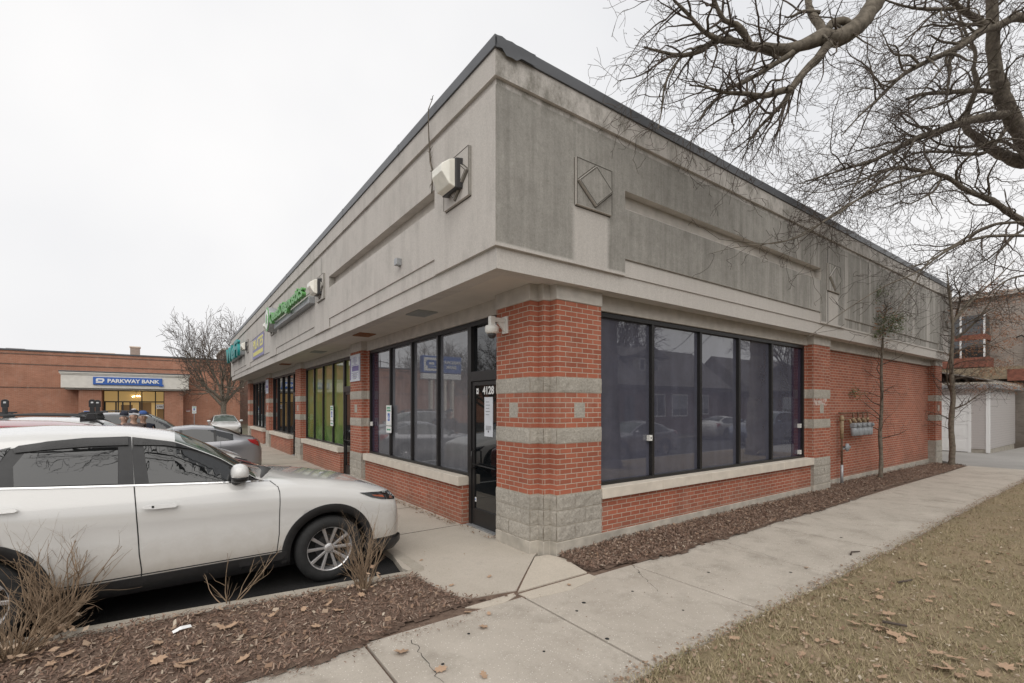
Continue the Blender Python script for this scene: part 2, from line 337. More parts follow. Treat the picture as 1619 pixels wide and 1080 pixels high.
M['blades'] = varmat('grass_blades', [(.20,.19,.09), (.31,.25,.15), (.46,.375,.255), (.25,.22,.12), (.40,.315,.21)])
M['litter'] = varmat('leaf_crumbs', [(.27,.18,.125), (.36,.27,.195), (.19,.12,.08), (.50,.43,.34), (.29,.205,.145), (.23,.15,.10), (.25,.165,.115)])
M['leaf'] = varmat('maple_leaf', [(.44,.31,.215), (.53,.40,.29), (.36,.235,.155), (.55,.45,.35)])
# ------------------------------------------------------------------ ground
def G(u, v, z=0.):
    r = ray(u, v); k = (z-CAM.z)/r.z; return (CAM.x+r.x*k, CAM.y+r.y*k)
def sheet(name, pts, z, m, kind='structure', th=.05, **k):
    mb = MB(); mb.prism(pts, z-th, z, M[m]); return mb.build(name, kind=kind, **k)
sheet('ground', [(-400,-400),(400,-400),(400,400),(-400,400)], -.16, 'dirt')
sheet('street', [(-200,-13),(200,-13),(200,-6.6),(-200,-6.6)], -.115, 'road', th=.03)
sheet('street', [(-30,-6.62),(-30,300),(-17,300),(-17,-6.62)], -.118, 'road', th=.03)
sheet('street_kerb', [(-14,-6.6),(17.5,-6.6),(17.5,-6.44),(-14,-6.44)], .0, 'curb', th=.15)
sheet('street_kerb', [(-14,-13.2),(60,-13.2),(60,-13.02),(-14,-13.02)], .0, 'curb', th=.15)
sheet('alley', [(17.55,-6.5),(17.55,-.85),(17.45,-.8),(18.9,.2),(18.9,60),(23.75,60),(23.75,-.3),(40,-1.0),(40,-2.6),(25.5,-2.7),(25,-6.5)], -.004, 'drive', th=.12)
sheet('parking_lot', [(-15.5,.5),(-1.35,.5),(-1.35,47.6),(-15.5,47.6)], -.07, 'asphalt')
mb = MB()      # parking stripes
for y in (3.27, 6.02, 8.77, 11.4, 14.0, 16.8, 19.6): mb.box(-6.6, -1.75, y-.05, y+.05, -.069, -.064, M['white'])
mb.build('parking_stripes', kind='structure')
# storefront walk with scored joints
SW = [G(636,899),G(652,905),G(668,917),G(690,930),G(718,942),G(745,946),G(790,938),G(816,934),G(831,905),G(844,880),(.2,.3),(.2,29.5),(-1.36,29.5),(-1.36,2.0)]
mb = MB(); mb.prism(SW, -.16, .004, M['store_walk']); mb.build('storefront_walk', kind='structure', fixn=True)
mb = MB()
for y in (2.15, 3.9, 5.7, 7.5, 9.3, 11.1, 12.9, 14.7, 16.5, 18.3, 20.1): mb.box(-1.35, .19, y-.005, y+.005, .0041, .0065, M['seam'])
mb.build('walk_joints', kind='structure')
mb = MB(); mb.prism([G(846,881),G(833,907),G(819,936.5),G(928,906),G(893,884),G(868,878)], -.1, .008, M['newcon'])
mb.prism([G(820,939.5),G(840,947.5),G(905,932),G(945,913),G(931,907.5)], -.1, .003, M['newcon'])
mb.prism([G(735,961),G(763,962),G(800,952),G(816,942),G(812,938)], -.1, .003, M['newcon']); mb.build('entry_apron', kind='structure')
# public sidewalk as separate slabs
mb = MB(); xs = [-14.2, -12.55, -10.9, -9.25, -7.5, -5.85, -4.2, -2.55, -.91]
x = .77
while x < 17.4: xs.append(x); x += 1.66 # slab pitch
xs.append(17.54)
for i in range(len(xs)-1):
    a, b = xs[i]+(.012 if i else 0), xs[i+1]-.012; dz = RR.uniform(-.004, 0)
    if 18 > b > -14: mb.box(a, b, -2.44+RR.uniform(-.01,.01), -.80, -.12, dz, M['walk'])
mb.build('sidewalk', bevel=.006, kind='structure')
sheet('sidewalk_base', [(-14.2,-2.42),(17.5,-2.42),(17.5,-.82),(-14.2,-.82)], -.03, 'soil')
# kerb between parking lot and planting bed
mb = MB(); cp = [(-9,1.02),(-6.5,.98),(-5,.93),(-4,.84),(-2.8,.70),(-1.62,.56)]
for (x0,y0),(x1,y1) in zip(cp, cp[1:]): mb.prism([(x0,y0-.15),(x1,y1-.15),(x1,y1),(x0,y0)], -.16, .022, M['curb'])
mb.prism([(-1.62,.41),(-1.40,.50),(-1.35,.6),(-1.34,2.4),(-1.47,2.4),(-1.50,.62),(-1.62,.56)], -.16, .010, M['curb'])
mb.box(-1.49, -1.361, 2.4, 29, -.16, .008, M['curb']); mb.build('kerb', bevel=.01, kind='structure')
# planting beds: bumpy mulch sheets
def inpoly(P, poly):
    x, y = P[:,0], P[:,1]; ins = np.zeros(len(P), bool); d = np.full(len(P), 1e9); n = len(poly)
    for i in range(n):
        x0, y0 = poly[i]; x1, y1 = poly[(i+1)%n]
        c = ((y0 > y) != (y1 > y)); xi = (x1-x0)*(y-y0)/((y1-y0) if y1 != y0 else 1e-9)+x0; ins ^= c & (x < xi)
        dx, dy = x1-x0, y1-y0; t = np.clip(((x-x0)*dx+(y-y0)*dy)/(dx*dx+dy*dy+1e-12), 0, 1); d = np.minimum(d, np.hypot(x-x0-t*dx, y-y0-t*dy))
    return ins, d
sheet('bed_soil', [(-9,-.84),(17.5,-.84),(17.5,.1),(.3,.1),(.2,-.1),(-1.5,-.1),(-1.62,.45),(-9,.9)], -.005, 'soil')
BED1 = [(-9,.86),(-6.5,.82),(-5,.77),(-4,.68),(-2.8,.54),(-1.62,.40),G(660,912),G(692,932),G(720,944),G(752,950),G(800,941),G(812,940),G(770,949),G(738,959),G(706,968),G(680,978),G(640,992),G(600,1012),G(560,1030),(-2.9,-.93),(-3.6,-.88),(-5,-.86),(-9,-.84)]
BED2 = [G(888,885),G(932,906),(1.0,-.83),(1.6,-.93),(2.3,-.82),(3,-.9),(4.4,-.84),(6,-.9),(8,-.84),(10,-.72),(12,-.78),(14.5,-.86),(17.3,-.8),(17.5,-.3),(17.5,.1),(8.9,.3),(7.8,.1),(.5,.1),(.3,.05)]
def bed(name, poly, res, hmax, x0, x1, y0, y1):
    nx, ny = int((x1-x0)/res), int((y1-y0)/res); X, Y = np.meshgrid(np.linspace(x0,x1,nx), np.linspace(y0,y1,ny), indexing='ij'); P = np.stack([X.ravel(), Y.ravel()], 1)
    jit = np.array([noise.noise(Vector((p[0]*6, p[1]*6, 3)))*.05+noise.noise(Vector((p[0]*22, p[1]*22, 7)))*.02 for p in P])
    ins, d = inpoly(P, poly); sdv = np.where(ins, d, -d)+jit
    h = np.array([noise.noise(Vector((p[0]*2.2, p[1]*2.2, 1)))*.022+noise.noise(Vector((p[0]*30, p[1]*30, 0)))*.010 for p in P])
    Z = np.clip(sdv/.14, 0, 1)*(hmax)+np.clip(sdv/.05,0,1)*h+.004
    idx = np.arange(nx*ny).reshape(nx, ny); a = idx[:-1,:-1].ravel(); b = idx[1:,:-1].ravel(); c = idx[1:,1:].ravel(); e = idx[:-1,1:].ravel()
    ok = (sdv[a] > 0) & (sdv[b] > 0) & (sdv[c] > 0) & (sdv[e] > 0)
    F = np.stack([a,b,c,e],1)[ok]; me = bpy.data.meshes.new(name); me.from_pydata(np.c_[P, Z].tolist(), [], F.tolist()); me.materials.append(M['soil'])
    me.polygons.foreach_set('use_smooth', [True]*len(F)); bmm = bmesh.new(); bmm.from_mesh(me); bmesh.ops.delete(bmm, geom=[v for v in bmm.verts if not v.link_faces], context='VERTS'); bmm.to_mesh(me); bmm.free()
    o = bpy.data.objects.new(name, me); col.objects.link(o); tag(o, kind='structure'); return o
bed('planting_bed', BED1, .03, .035, -7.5, -.7, -1.05, .95)
bed('planting_bed', BED2, .035, .03, .1, 17.6, -1.0, .35)
def bedh(x, y): return .035+noise.noise(Vector((x*2.2, y*2.2, 1)))*.022
def flat_mesh(name, V, F, m, kind, **k):
    me = bpy.data.meshes.new(name); V = np.asarray(V, dtype=np.float32); F = np.asarray(F, dtype=np.int32)
    me.vertices.add(len(V)); me.vertices.foreach_set('co', V.ravel()); n = F.shape[1]
    me.loops.add(F.size); me.loops.foreach_set('vertex_index', F.ravel()); me.polygons.add(len(F))
    me.polygons.foreach_set('loop_start', np.arange(0, F.size, n, dtype=np.int32)); me.polygons.foreach_set('loop_total', np.full(len(F), n, dtype=np.int32)); me.update(calc_edges=True); me.materials.append(m)
    o = bpy.data.objects.new(name, me); col.objects.link(o); return tag(o, kind=kind, **k)
rng = np.random.default_rng(5)
def scatter(poly, n, x0, x1, y0, y1, near=0):
    out = []; tot = 0
    while tot < n:
        P = np.c_[rng.uniform(x0,x1,n*2), rng.uniform(y0,y1,n*2)]; ins, d = inpoly(P, poly); P = P[ins & (d > .01)]
        if near: dist = np.hypot(P[:,0]-CAM.x, P[:,1]-CAM.y); P = P[rng.uniform(size=len(P)) < np.minimum(1, near/dist)**1.5]
        out.append(P); tot += len(P)
    return np.concatenate(out)[:n]
def chips(name, P, lmin, lmax, m, zf, tilt=.5, wr=(.15,.35), **k):
    n = len(P); l = rng.uniform(lmin, lmax, n); wd = l*rng.uniform(*wr, n); a = rng.uniform(0, 2*np.pi, n); t = rng.normal(0, tilt*.45, n); r = rng.normal(0, tilt*.5, n)
    z = np.array([zf(p[0], p[1]) for p in P]) + rng.uniform(.002, .012, n)
    dx = np.stack([np.cos(a)*np.cos(t), np.sin(a)*np.cos(t), np.sin(t)], 1)*l[:,None]/2
    dy = np.stack([-np.sin(a)*np.cos(r), np.cos(a)*np.cos(r), np.sin(r)], 1)*wd[:,None]/2
    c = np.c_[P, z+np.abs(dx[:,2])]; V = np.stack([c-dx-dy*.6, c+dx-dy, c+dx*.8+dy, c-dx*.9+dy*.8], 1).reshape(-1, 3)
    return flat_mesh(name, V, np.arange(n*4).reshape(n, 4), m, 'stuff', **k)
chips('mulch', scatter(BED1, 26000, -7.4, -.8, -1, .95), .012, .05, M['chips'], bedh, .9)
chips('mulch', scatter(BED2, 30000, .1, 17.5, -.95, .2, 8), .015, .055, M['chips'], bedh, .9)
# lawn
LAWN = [(-14,-2.46),(17.3,-2.46),(17.45,-6.44),(-14,-6.44)]
xs_ = np.r_[np.arange(-14,-3,.25), np.arange(-3,6,.06), np.arange(6,17.3,.15), 17.4]; ys_ = np.arange(-6.44,-2.35,.07)
V = []; 
for a in xs_:
    for b in ys_:
        e = min(1, max(0, (-2.44-b+noise.noise(Vector((a*3, 0, 2)))*.06)/.12))
        V.append((a, b, -.03+e*.03+noise.noise(Vector((a*1.2, b*1.2, 0)))*.018+noise.noise(Vector((a*9, b*9, 5)))*.006))
ny = len(ys_); F = [(i*ny+j, (i+1)*ny+j, (i+1)*ny+j+1, i*ny+j+1) for i in range(len(xs_)-1) for j in range(ny-1)]
o = flat_mesh('lawn', V, F, M['lawn'], 'structure'); o.data.polygons.foreach_set('use_smooth', [True]*len(F))
def lawnz(x, y): return noise.noise(Vector((x*1.2, y*1.2, 0)))*.018
n = 190000
P = scatter([(-2.2,-2.40),(16.8,-2.43),(16.8,-6.0),(-2.2,-6.0)], n, -2.2, 16.8, -6, -2.40, 3.0)
cl = np.array([noise.noise(Vector((p[0]*3.5, p[1]*3.5, 9))) for p in P]); P = P[rng.uniform(size=n) < np.clip(.62+cl, .15, 1)]; n = len(P)
h = rng.uniform(.014, .055, n); a = rng.uniform(0, 2*np.pi, n); lean = rng.uniform(.3, 1.9, n); wd = rng.uniform(.0016, .0045, n)
z0 = np.array([lawnz(p[0], p[1]) for p in P])-.004; bp = np.c_[P, z0]; side_ = np.stack([-np.sin(a), np.cos(a), a*0], 1)*wd[:,None]
tip = bp + np.stack([np.cos(a)*h*lean, np.sin(a)*h*lean, h], 1)
flat_mesh('winter_grass', np.stack([bp-side_, bp+side_, tip], 1).reshape(-1,3), np.arange(n*3).reshape(n,3), M['blades'], 'stuff')
def walkz(x, y): return .004
PB = scatter(LAWN, 11000, -2, 16, -6.2, -2.42, 3.0); chips('leaf_litter', PB, .008, .036, M['litter'], lambda x, y: lawnz(x, y)+.012, .8, (.4,.9))
ed = np.c_[rng.uniform(-2, 16, 3200), -2.43+rng.normal(0, .055, 3200)]; chips('leaf_litter', ed, .008, .035, M['litter'], walkz, .4, (.3,.8))
ed = np.c_[rng.uniform(-1.5, 9, 420), rng.uniform(-2.4, -.75, 420)]; chips('walk_debris', ed, .005, .018, M['chips'], walkz, .2, (.3,.9))
ed = np.c_[rng.uniform(-1.4, .0, 160), rng.uniform(-.2, 6, 160)]; chips('walk_debris', ed, .005, .02, M['litter'], lambda x,y:.012, .2, (.3,.9))
ed = np.r_[np.c_[-.0+rng.normal(-.08,.05,330)-.0, rng.uniform(2.2, 6.9, 330)], np.c_[rng.uniform(-.1,.18,60), rng.uniform(1.05,2.1,60)]]; chips('leaf_litter', ed, .015, .05, M['litter'], lambda x,y:.012, .7, (.4,.9))
PB = scatter(BED1, 900, -7, -.8, -1, .95); chips('leaf_litter', PB, .012, .06, M['litter'], lambda x,y:bedh(x,y)+.01, .7, (.3,.8))
PB = scatter(BED2, 1300, .3, 17, -.95, .1, 8); chips('leaf_litter', PB, .012, .05, M['litter'], lambda x,y:bedh(x,y)+.01, .7, (.3,.8))
for ya, n_e in ((-.86, 900),):
    ed = np.c_[rng.uniform(.9, 17, n_e), ya+rng.normal(0, .06, n_e)]; chips('mulch', ed, .008, .035, M['chips'], walkz, .3)
    ed = np.c_[rng.uniform(-6, -1.4, 700), -.9+rng.normal(0, .06, 700)]; chips('mulch', ed, .008, .035, M['chips'], walkz, .3)
ed = np.array([G(u, v) for u, v in zip(rng.uniform(652, 830, 420), rng.uniform(925, 985, 420))]); ins, d = inpoly(ed, BED1); ed = ed[ins | (d < .07)]; chips('mulch', ed, .008, .03, M['chips'], lambda x,y: .012, .3)
mb = MB()
for u, v, r_ in ((923,953,.022),(912,966,.016),(741,1002,.014),(1170,1044,.015),(1000,935,.015),(1080,965,.012),(1250,905,.018),(860,1030,.012),(960,1010,.02),(700,1050,.014),(1120,905,.018),(1330,850,.02),(1010,905,.012)):
    p = G(u, v); mb.lathe([(r_, .0005), (r_*.9, .0022)], 9, M['seam'], (p[0], p[1], 0))
mb.build('gum_spots', kind='stuff')
mb = MB(); R2 = random.Random(9)
for (u0, v0), (u1, v1) in (((1129,851),(1235,885)),((650,1012),(700,1080)),((1420,790),(1500,800)),((1000,893),(1040,935))):
    a, b = Vector(G(u0, v0)), Vector(G(u1, v1)); n_c = max(8, int((b-a).length/.05)); pr = None
    for i in range(n_c+1):
        q = a.lerp(b, i/n_c)+Vector((R2.uniform(-.02,.02), R2.uniform(-.02,.02)))
        if pr is not None: t = (q-pr).normalized(); n_ = Vector((-t.y, t.x))*R2.uniform(.001,.0028); mb.add([(pr.x-n_.x,pr.y-n_.y,.0012),(q.x-n_.x,q.y-n_.y,.0012),(q.x+n_.x,q.y+n_.y,.0012),(pr.x+n_.x,pr.y+n_.y,.0012)], [(0,1,2,3)], M['seam'])
        pr = q
mb.build('pavement_cracks', kind='structure')
# single maple leaves
def leaf_mesh(i):
    r_ = random.Random(i); lob = [(0,-.5),(.12,-.32),(.42,-.38),(.36,-.12),(.62,.02),(.40,.14),(.44,.42),(.18,.30),(0,.66),(-.18,.30),(-.44,.42),(-.40,.14),(-.62,.02),(-.36,-.12),(-.42,-.38),(-.12,-.32)]
    vs = [(0,0,.06)]+[(x*(1+r_.uniform(-.12,.12)), y*(1+r_.uniform(-.12,.12)), .02+r_.uniform(-.02,.16)*(x*x+y*y)*2) for x, y in lob]
    me = bpy.data.meshes.new('fallen_leaf'); me.from_pydata(vs, [], [(0,k,k%16+1) for k in range(1,17)]); me.materials.append(M['leaf']); return me
LM = [leaf_mesh(i) for i in range(7)]
def leaf(x, y, z, s, lab, grp):
    o = bpy.data.objects.new('fallen_leaf', RR.choice(LM)); col.objects.link(o); o.location = (x, y, z); o.scale = (s, s*RR.uniform(.6,1), s)
    o.rotation_euler = (RR.uniform(-.3,.3), RR.uniform(-.3,.3), RR.uniform(0, 6.3)); tag(o, lab, 'leaf', grp)
for u, v, s in ((764,993,.09),(697,1061,.09),(635,1033,.12),(739,970,.08),(790,1030,.0),(714,927,.06),(774,913,.06),(900,926,.06),(1275,899,.07),(666,887,.05),(765,1070,.07),(773,972,.05)):
    if s: p = G(u, v); leaf(p[0], p[1], .012, s, 'tan dry leaf lying flat on the bare concrete walk', 'dry leaves on the concrete walks')
for u, v, s in ((350,1003,.11),(300,1062,.12),(365,1000,.10),(500,1002,.10),(535,975,.11),(520,965,.09),(572,950,.11),(470,895,.0),(250,1060,.10),(285,1070,.09),(250,1030,.1),(590,905,.09),(105,1050,.12),(80,1065,.1),(150,1075,.12),(40,1060,.12),(385,1055,.1),(480,975,.07),(430,985,.07)):
    if s: p = G(u, v); leaf(p[0], p[1], bedh(*p)+.03, s, 'curled brown maple leaf lying on the dark mulch near the car', 'maple leaves on the mulch bed')
for i in range(75):
    u, v = RR.uniform(1000,1618), RR.uniform(860,1078); p = G(u, v)
    if p[1] > -2.5 or p[1] < -6: continue
    leaf(p[0], p[1], lawnz(*p)+.025, RR.uniform(.035,.085), 'dry curled leaf lying on the winter lawn', 'dry leaves scattered over the lawn')
for u, v, s in ((1400,1000,.12),(1412,1008,.13),(1385,995,.11),(1425,1018,.1),(1350,990,.1),(1440,1010,.09),(1480,1040,.1),(1510,1048,.11),(1490,1065,.13),(1590,1062,.12),(1405,975,.1)):
    p = G(u, v); leaf(p[0], p[1], lawnz(*p)+.03, s, 'large tan maple leaf in a clump on the lawn', 'large maple leaves clumped on the lawn')
# sticks on the walk and bed
def stick(pts, r, lab, m='twig'):
    mb = MB(); n = len(pts); mb.tube(pts, [r*(1-.6*i/n) for i in range(n)], 5, M[m]); mb.build('stick', smooth=True, label=lab, category='stick')
p = G(1345,878); stick([(p[0],p[1],.012),(p[0]+.12,p[1]+.03,.016),(p[0]+.25,p[1]-.02,.012)], .012, 'dark forked stick lying on the sidewalk by the grass edge')
p = G(1420,925); stick([(p[0],p[1],.03),(p[0]+.2,p[1]-.07,.035)], .012, 'short dark stick lying in the lawn grass')
p = G(1395,990); stick([(p[0],p[1],.04),(p[0]+.06,p[1]-.16,.045)], .014, 'grey weathered stick among the clumped maple leaves on the lawn')
a_, b_ = G(165,1075), G(197,1022); stick([(a_[0],a_[1],.06),((a_[0]+b_[0])/2,(a_[1]+b_[1])/2,.075),(b_[0],b_[1],.07)], .006, 'pale straight twig lying on the mulch at the lower left', 'shrub')
mb = MB(); p = G(274,1013); mb.add([(0,0,0),(.06,.01,.015),(.13,.04,.005),(.12,.065,.02),(.05,.045,.03),(-.01,.03,.01)], [(0,1,5),(1,4,5),(1,2,4),(2,3,4)], M['white']); mb.build('paper_scrap', loc=(p[0],p[1],.06), label='crumpled white paper scrap on the mulch bed', category='litter')
# ------------------------------------------------------------------ the storefront building
B = empty('storefront_building', (0, 0, 0), label='long one-storey red brick storefront building with weathered concrete fascia', category='building')
def course(mb, z0, z1, d, m, x1=18.5, y1=29.3, back=.26):
    mb.box(-.84+d, -.58, -.19+d, y1-d, z0, z1, m); mb.box(-.58, x1-d, -.19+d, .07, z0, z1, m)
PIERF = [(-.19,1.353),(6.83,8.25),(13.75,15.15),(20.65,22.05),(27.5,29.3)]
PIERS = [(-.58,1.36),(7.80,9.10),(16.9,18.5)]
mb = MB(); P_ = M['precast']
mb.box(-.60, 18.3, .06, 28.95, 3.62, 6.0, P_)
course(mb, 5.73, 6.03, -.012, P_); course(mb, 5.63, 5.73, .03, P_); course(mb, 5.0, 5.63, 0, P_)
course(mb, 3.55, 3.80, .045, P_)
for i, (a, b) in enumerate(PIERF):
    mb.box(-.84, -.58, a, b, 3.80, 5.0, P_)
    if i < 4:
        c = PIERF[i+1][0]; mb.box(-.84, -.58, b, c, 4.02, 4.74, P_); mb.box(-.82, -.58, b, c, 3.80, 4.02, P_)
        if i: mb.box(-.833, -.58, b+.006, c-.006, 4.74, 4.985, P_)
for i, (a, b) in enumerate(PIERS):
    mb.box(a, b, -.19, .07, 3.80, 5.0, P_)
    if i < 2: c = PIERS[i+1][0]; mb.box(b, c, -.19, .07, 4.04, 4.74 if i == 0 else 5.0, P_); mb.box(b, c, -.165, .07, 3.80, 4.04, P_)
mb.build('fascia', B)
mb = MB(); mb.extr([(1.362,.065,4.742),(1.362,-.165,4.742),(1.362,-.06,4.83),(1.362,-.06,4.998),(1.362,.065,4.998)], (6.436,0,0), M['lintel'])
mb.extr([(-.57,1.355,4.742),(-.82,1.355,4.742),(-.70,1.355,4.80),(-.70,1.355,4.998),(-.57,1.355,4.998)], (0,5.473,0), M['lintel']); mb.build('lit_recess_fill', B)  # added fill in paler concrete, so the recess back and ledge look lit
mb = MB()
for x, m in ((8.145,'seam'),): mb.box(x-.012, x+.012, -.193, -.189, 3.8, 5.62, M[m])
for y in (7.55, 14.45, 21.35): mb.box(-.843, -.839, y-.006, y+.006, 5.17, 5.62, M['seam'])
mb.build('panel_joint', B)
def plaque(c, front):
    mb = MB(); 
    def pt(s, z, d): return (-.84-d, c+s, z) if front else (c+s, -.19-d, z)
    dv = (-.04, 0, 0) if front else (0, -.04, 0); hw = .33
    mb.extr([pt(-hw,4.56,0),pt(hw,4.56,0),pt(hw,5.17,0),pt(-hw,5.17,0)], dv, P_)
    dv2 = (-.035, 0, 0) if front else (0, -.035, 0)
    mb.extr([pt(0,4.60,.04),pt(hw-.01,4.865,.04),pt(0,5.13,.04),pt(-hw+.01,4.865,.04)], dv2, P_)
    gm = M['grime']  # dark outlines drawn in so the relief reads; grime at the lower edges
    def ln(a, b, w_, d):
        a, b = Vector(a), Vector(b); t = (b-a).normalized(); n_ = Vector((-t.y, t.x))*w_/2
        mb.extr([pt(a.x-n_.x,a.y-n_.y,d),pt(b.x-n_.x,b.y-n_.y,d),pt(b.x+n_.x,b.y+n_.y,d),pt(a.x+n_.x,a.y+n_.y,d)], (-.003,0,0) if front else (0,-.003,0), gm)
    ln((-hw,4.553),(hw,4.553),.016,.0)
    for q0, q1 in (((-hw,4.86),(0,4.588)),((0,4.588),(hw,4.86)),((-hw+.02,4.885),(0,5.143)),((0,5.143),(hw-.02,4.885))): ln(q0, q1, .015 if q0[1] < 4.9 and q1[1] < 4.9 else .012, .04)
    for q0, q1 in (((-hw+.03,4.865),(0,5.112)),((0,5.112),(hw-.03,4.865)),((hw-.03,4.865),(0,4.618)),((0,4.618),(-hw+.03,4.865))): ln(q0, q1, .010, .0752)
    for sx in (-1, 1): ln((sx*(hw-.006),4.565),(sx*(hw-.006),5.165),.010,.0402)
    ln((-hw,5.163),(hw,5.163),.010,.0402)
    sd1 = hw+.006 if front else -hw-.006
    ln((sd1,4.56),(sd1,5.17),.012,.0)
    mb.build('diamond_plaque', B, bevel=.006)
for c in (.675, 7.52, 14.42, 21.32, 28.1): plaque(c, True)
for c in (.72, 8.42, 17.78): plaque(c, False)
mb = MB(); C_ = M['coping']
for z0, z1, d in ((6.03, 6.165, -.035), (6.165, 6.18, -.028)):
    mb.box(-.84+d, -.5, -.19+d, 29.3-d, z0, z1, C_); mb.box(-.5, 18.5-d, -.19+d, .2, z0, z1, C_)
for x in np.arange(2.6, 18, 3.05): mb.box(x-.04, x+.04, -.229, -.2, 6.028, 6.172, C_)
for y in np.arange(2.6, 29, 3.05): mb.box(-.879, -.85, y-.04, y+.04, 6.028, 6.172, C_)
mb.build('coping', B, bevel=.004)
mb = MB(); vs = []   # torn flap of coping at the corner
for i in range(9):
    for j in range(4): vs.append((-.86+i*.07, -.232-.02*abs(math.sin(i*1.7+j*2.1)), 6.16-j*.045-(.05 if j == 3 and i in (2,3,4) else 0)))
mb.add(vs, [(i*4+j,(i+1)*4+j,(i+1)*4+j+1,i*4+j+1) for i in range(8) for j in range(3)], C_); mb.build('torn_coping', B, smooth=True)
mb = MB(); mb.box(-.79, .30, -.12, 29.1, 3.575, 3.618, M['soffit']); mb.box(.30, 18.3, -.12, .3, 3.577, 3.6175, M['soffit']); mb.build('soffit', B)
mb = MB(); mb.box(.125, .5, .9, 28.8, 3.34, 3.575, M['lintel']); mb.box(.9, 17.9, .125, .5, 3.34, 3.5765, M['lintel']); mb.build('lintel', B, bevel=.006)
mb = MB(); mb.box(.5, 18.1, .5, 28.6, -.1, 3.6, M['grey_al']); mb.build('inner_wall', B)
def rough_box(mb, poly, z0, z1, m, seed, amp=.007, res=.03, joints=None):
    """vertical prism over an open polyline of wall segments, displaced outward for split-face block"""
    for si, ((x0,y0),(x1,y1)) in enumerate(zip(poly, poly[1:])):
        L_ = math.hypot(x1-x0, y1-y0); nx = max(1, int(L_/res)); nz = max(1, int((z1-z0)/res)); nrm = Vector((y1-y0, -(x1-x0), 0)).normalized(); vs = []
        for i in range(nx+1):
            for j in range(nz+1):
                t = i/nx; z = z0+(z1-z0)*j/nz; px_, py_ = x0+(x1-x0)*t, y0+(y1-y0)*t
                a = amp*(1.0+noise.noise(Vector((px_*9+seed, py_*9, z*9)))*1.3+noise.noise(Vector((px_*26, py_*26+seed, z*26)))*.6)
                if j in (0, nz): a *= .35
                if i in (0, nx) and L_ > .3: a *= .7
                vs.append((px_+nrm.x*a, py_+nrm.y*a, z))
        mb.add(vs, [(i*(nz+1)+j,(i+1)*(nz+1)+j,(i+1)*(nz+1)+j+1,i*(nz+1)+j+1) for i in range(nx) for j in range(nz)], m)
def pillar(outline, wallside, seed, squares, name='brick_pillar'):
    """outline: open polyline around the visible sides, listed so the outward normal is to the right"""
    root = empty(name, (outline[0][0], outline[0][1], 0)); root.parent = B; o0 = Vector((outline[0][0], outline[0][1], 0))
    def loc(o): o.parent = root; o.location = -o0; return o
    def off(d):
        out = []
        for i, p in enumerate(outline):
            n = []
            for a, b in ((i-1, i), (i, i+1)):
                if a >= 0 and b < len(outline):
                    e = Vector((outline[b][1]-outline[a][1], -(outline[b][0]-outline[a][0]))).normalized(); n.append(e)
            q = Vector((0, 0))
            if len(n) == 2 and n[0].dot(n[1]) < .5: q = n[0]+n[1]
            else: q = n[0]
            out.append((p[0]+q.x*d, p[1]+q.y*d))
        return out
    def closed(pts): return pts + wallside
    mb = MB(); mb.prism(closed(off(0)), .75, 3.36, M['brick']); loc(mb.build('brick_shaft'))
    mb = MB(); mb.prism(closed(off(.012)), -.12, .17, M['found']); loc(mb.build('footing', bevel=.008))
    mb = MB(); mb.prism(closed(off(.002)), .17, .785, M['joint'])
    for k in range(3): 
        z0 = .175+k*.203; pl = off(.004)
        # split the long segments into blocks
        pts = []
        for i, (p, q) in enumerate(zip(pl, pl[1:])):
            L_ = math.hypot(q[0]-p[0], q[1]-p[1]); nb = 1 if L_ < .5 else 2
            for b in range(nb):
                e = .004/L_ if nb > 1 else 0; sft = (.12 if k % 2 else -.1) if nb > 1 else 0
                t0, t1 = (0, .5+sft-e) if b == 0 and nb > 1 else ((.5+sft+e, 1) if nb > 1 else (0, 1))
                rough_box(mb, [(p[0]+(q[0]-p[0])*t0, p[1]+(q[1]-p[1])*t0), (p[0]+(q[0]-p[0])*t1, p[1]+(q[1]-p[1])*t1)], z0+.004, z0+.199, M['cmu'], seed+k*7+b*3)
    loc(mb.build('block_base', smooth=False))
    for z0 in (1.462, 2.139):
        mb = MB(); mb.prism(closed(off(.003)), z0, z0+.203, M['joint']); rough_box(mb, off(.004), z0+.004, z0+.199, M['cmu'], seed+z0, .005); loc(mb.build('stone_band'))
    mb = MB(); mb.prism(closed(off(.014)), 3.358, 3.5755, M['lintel']); loc(mb.build('cap', bevel=.006))
    mb = MB()
    for (c, axis) in squares:
        z0 = 1.665+2*.0677
        mb = MB()
        if axis == 'x': mb.box(-.004, .05, c-.1, c+.1, z0, z0+.203, M['cmu'])
        else: mb.box(c-.1, c+.1, -.004, .05, z0, z0+.203, M['cmu'])
        loc(mb.build('stone_inset', bevel=.004))
    return root
a, n_ = .25, .14
pillar([(.45,1.04),(0,1.04),(0,a),(n_,a),(n_,n_),(a,n_),(a,0),(1.075,0),(1.075,.45)], [(.45,.45)], 1, [(.62,'x'),(.66,'y')], 'corner_pillar')
for i, (y0, y1) in enumerate(((7.07,7.97),(13.93,14.85),(20.85,21.75),(27.75,28.65))):
    pillar([(.45,y1+.14),(.14,y1+.14),(.14,y1),(0,y1),(0,y0),(.14,y0),(.14,y0-.14),(.45,y0-.14)], [], 11+i*5, [((y0+y1)/2,'x')])
pillar([(7.80,.45),(7.80,.15),(7.895,.15),(7.895,0),(8.77,0),(8.77,.45)], [], 41, [(8.33,'y')])
pillar([(17.40,.45),(17.40,0),(18.16,0),(18.16,.45)], [], 51, [(17.78,'y')])
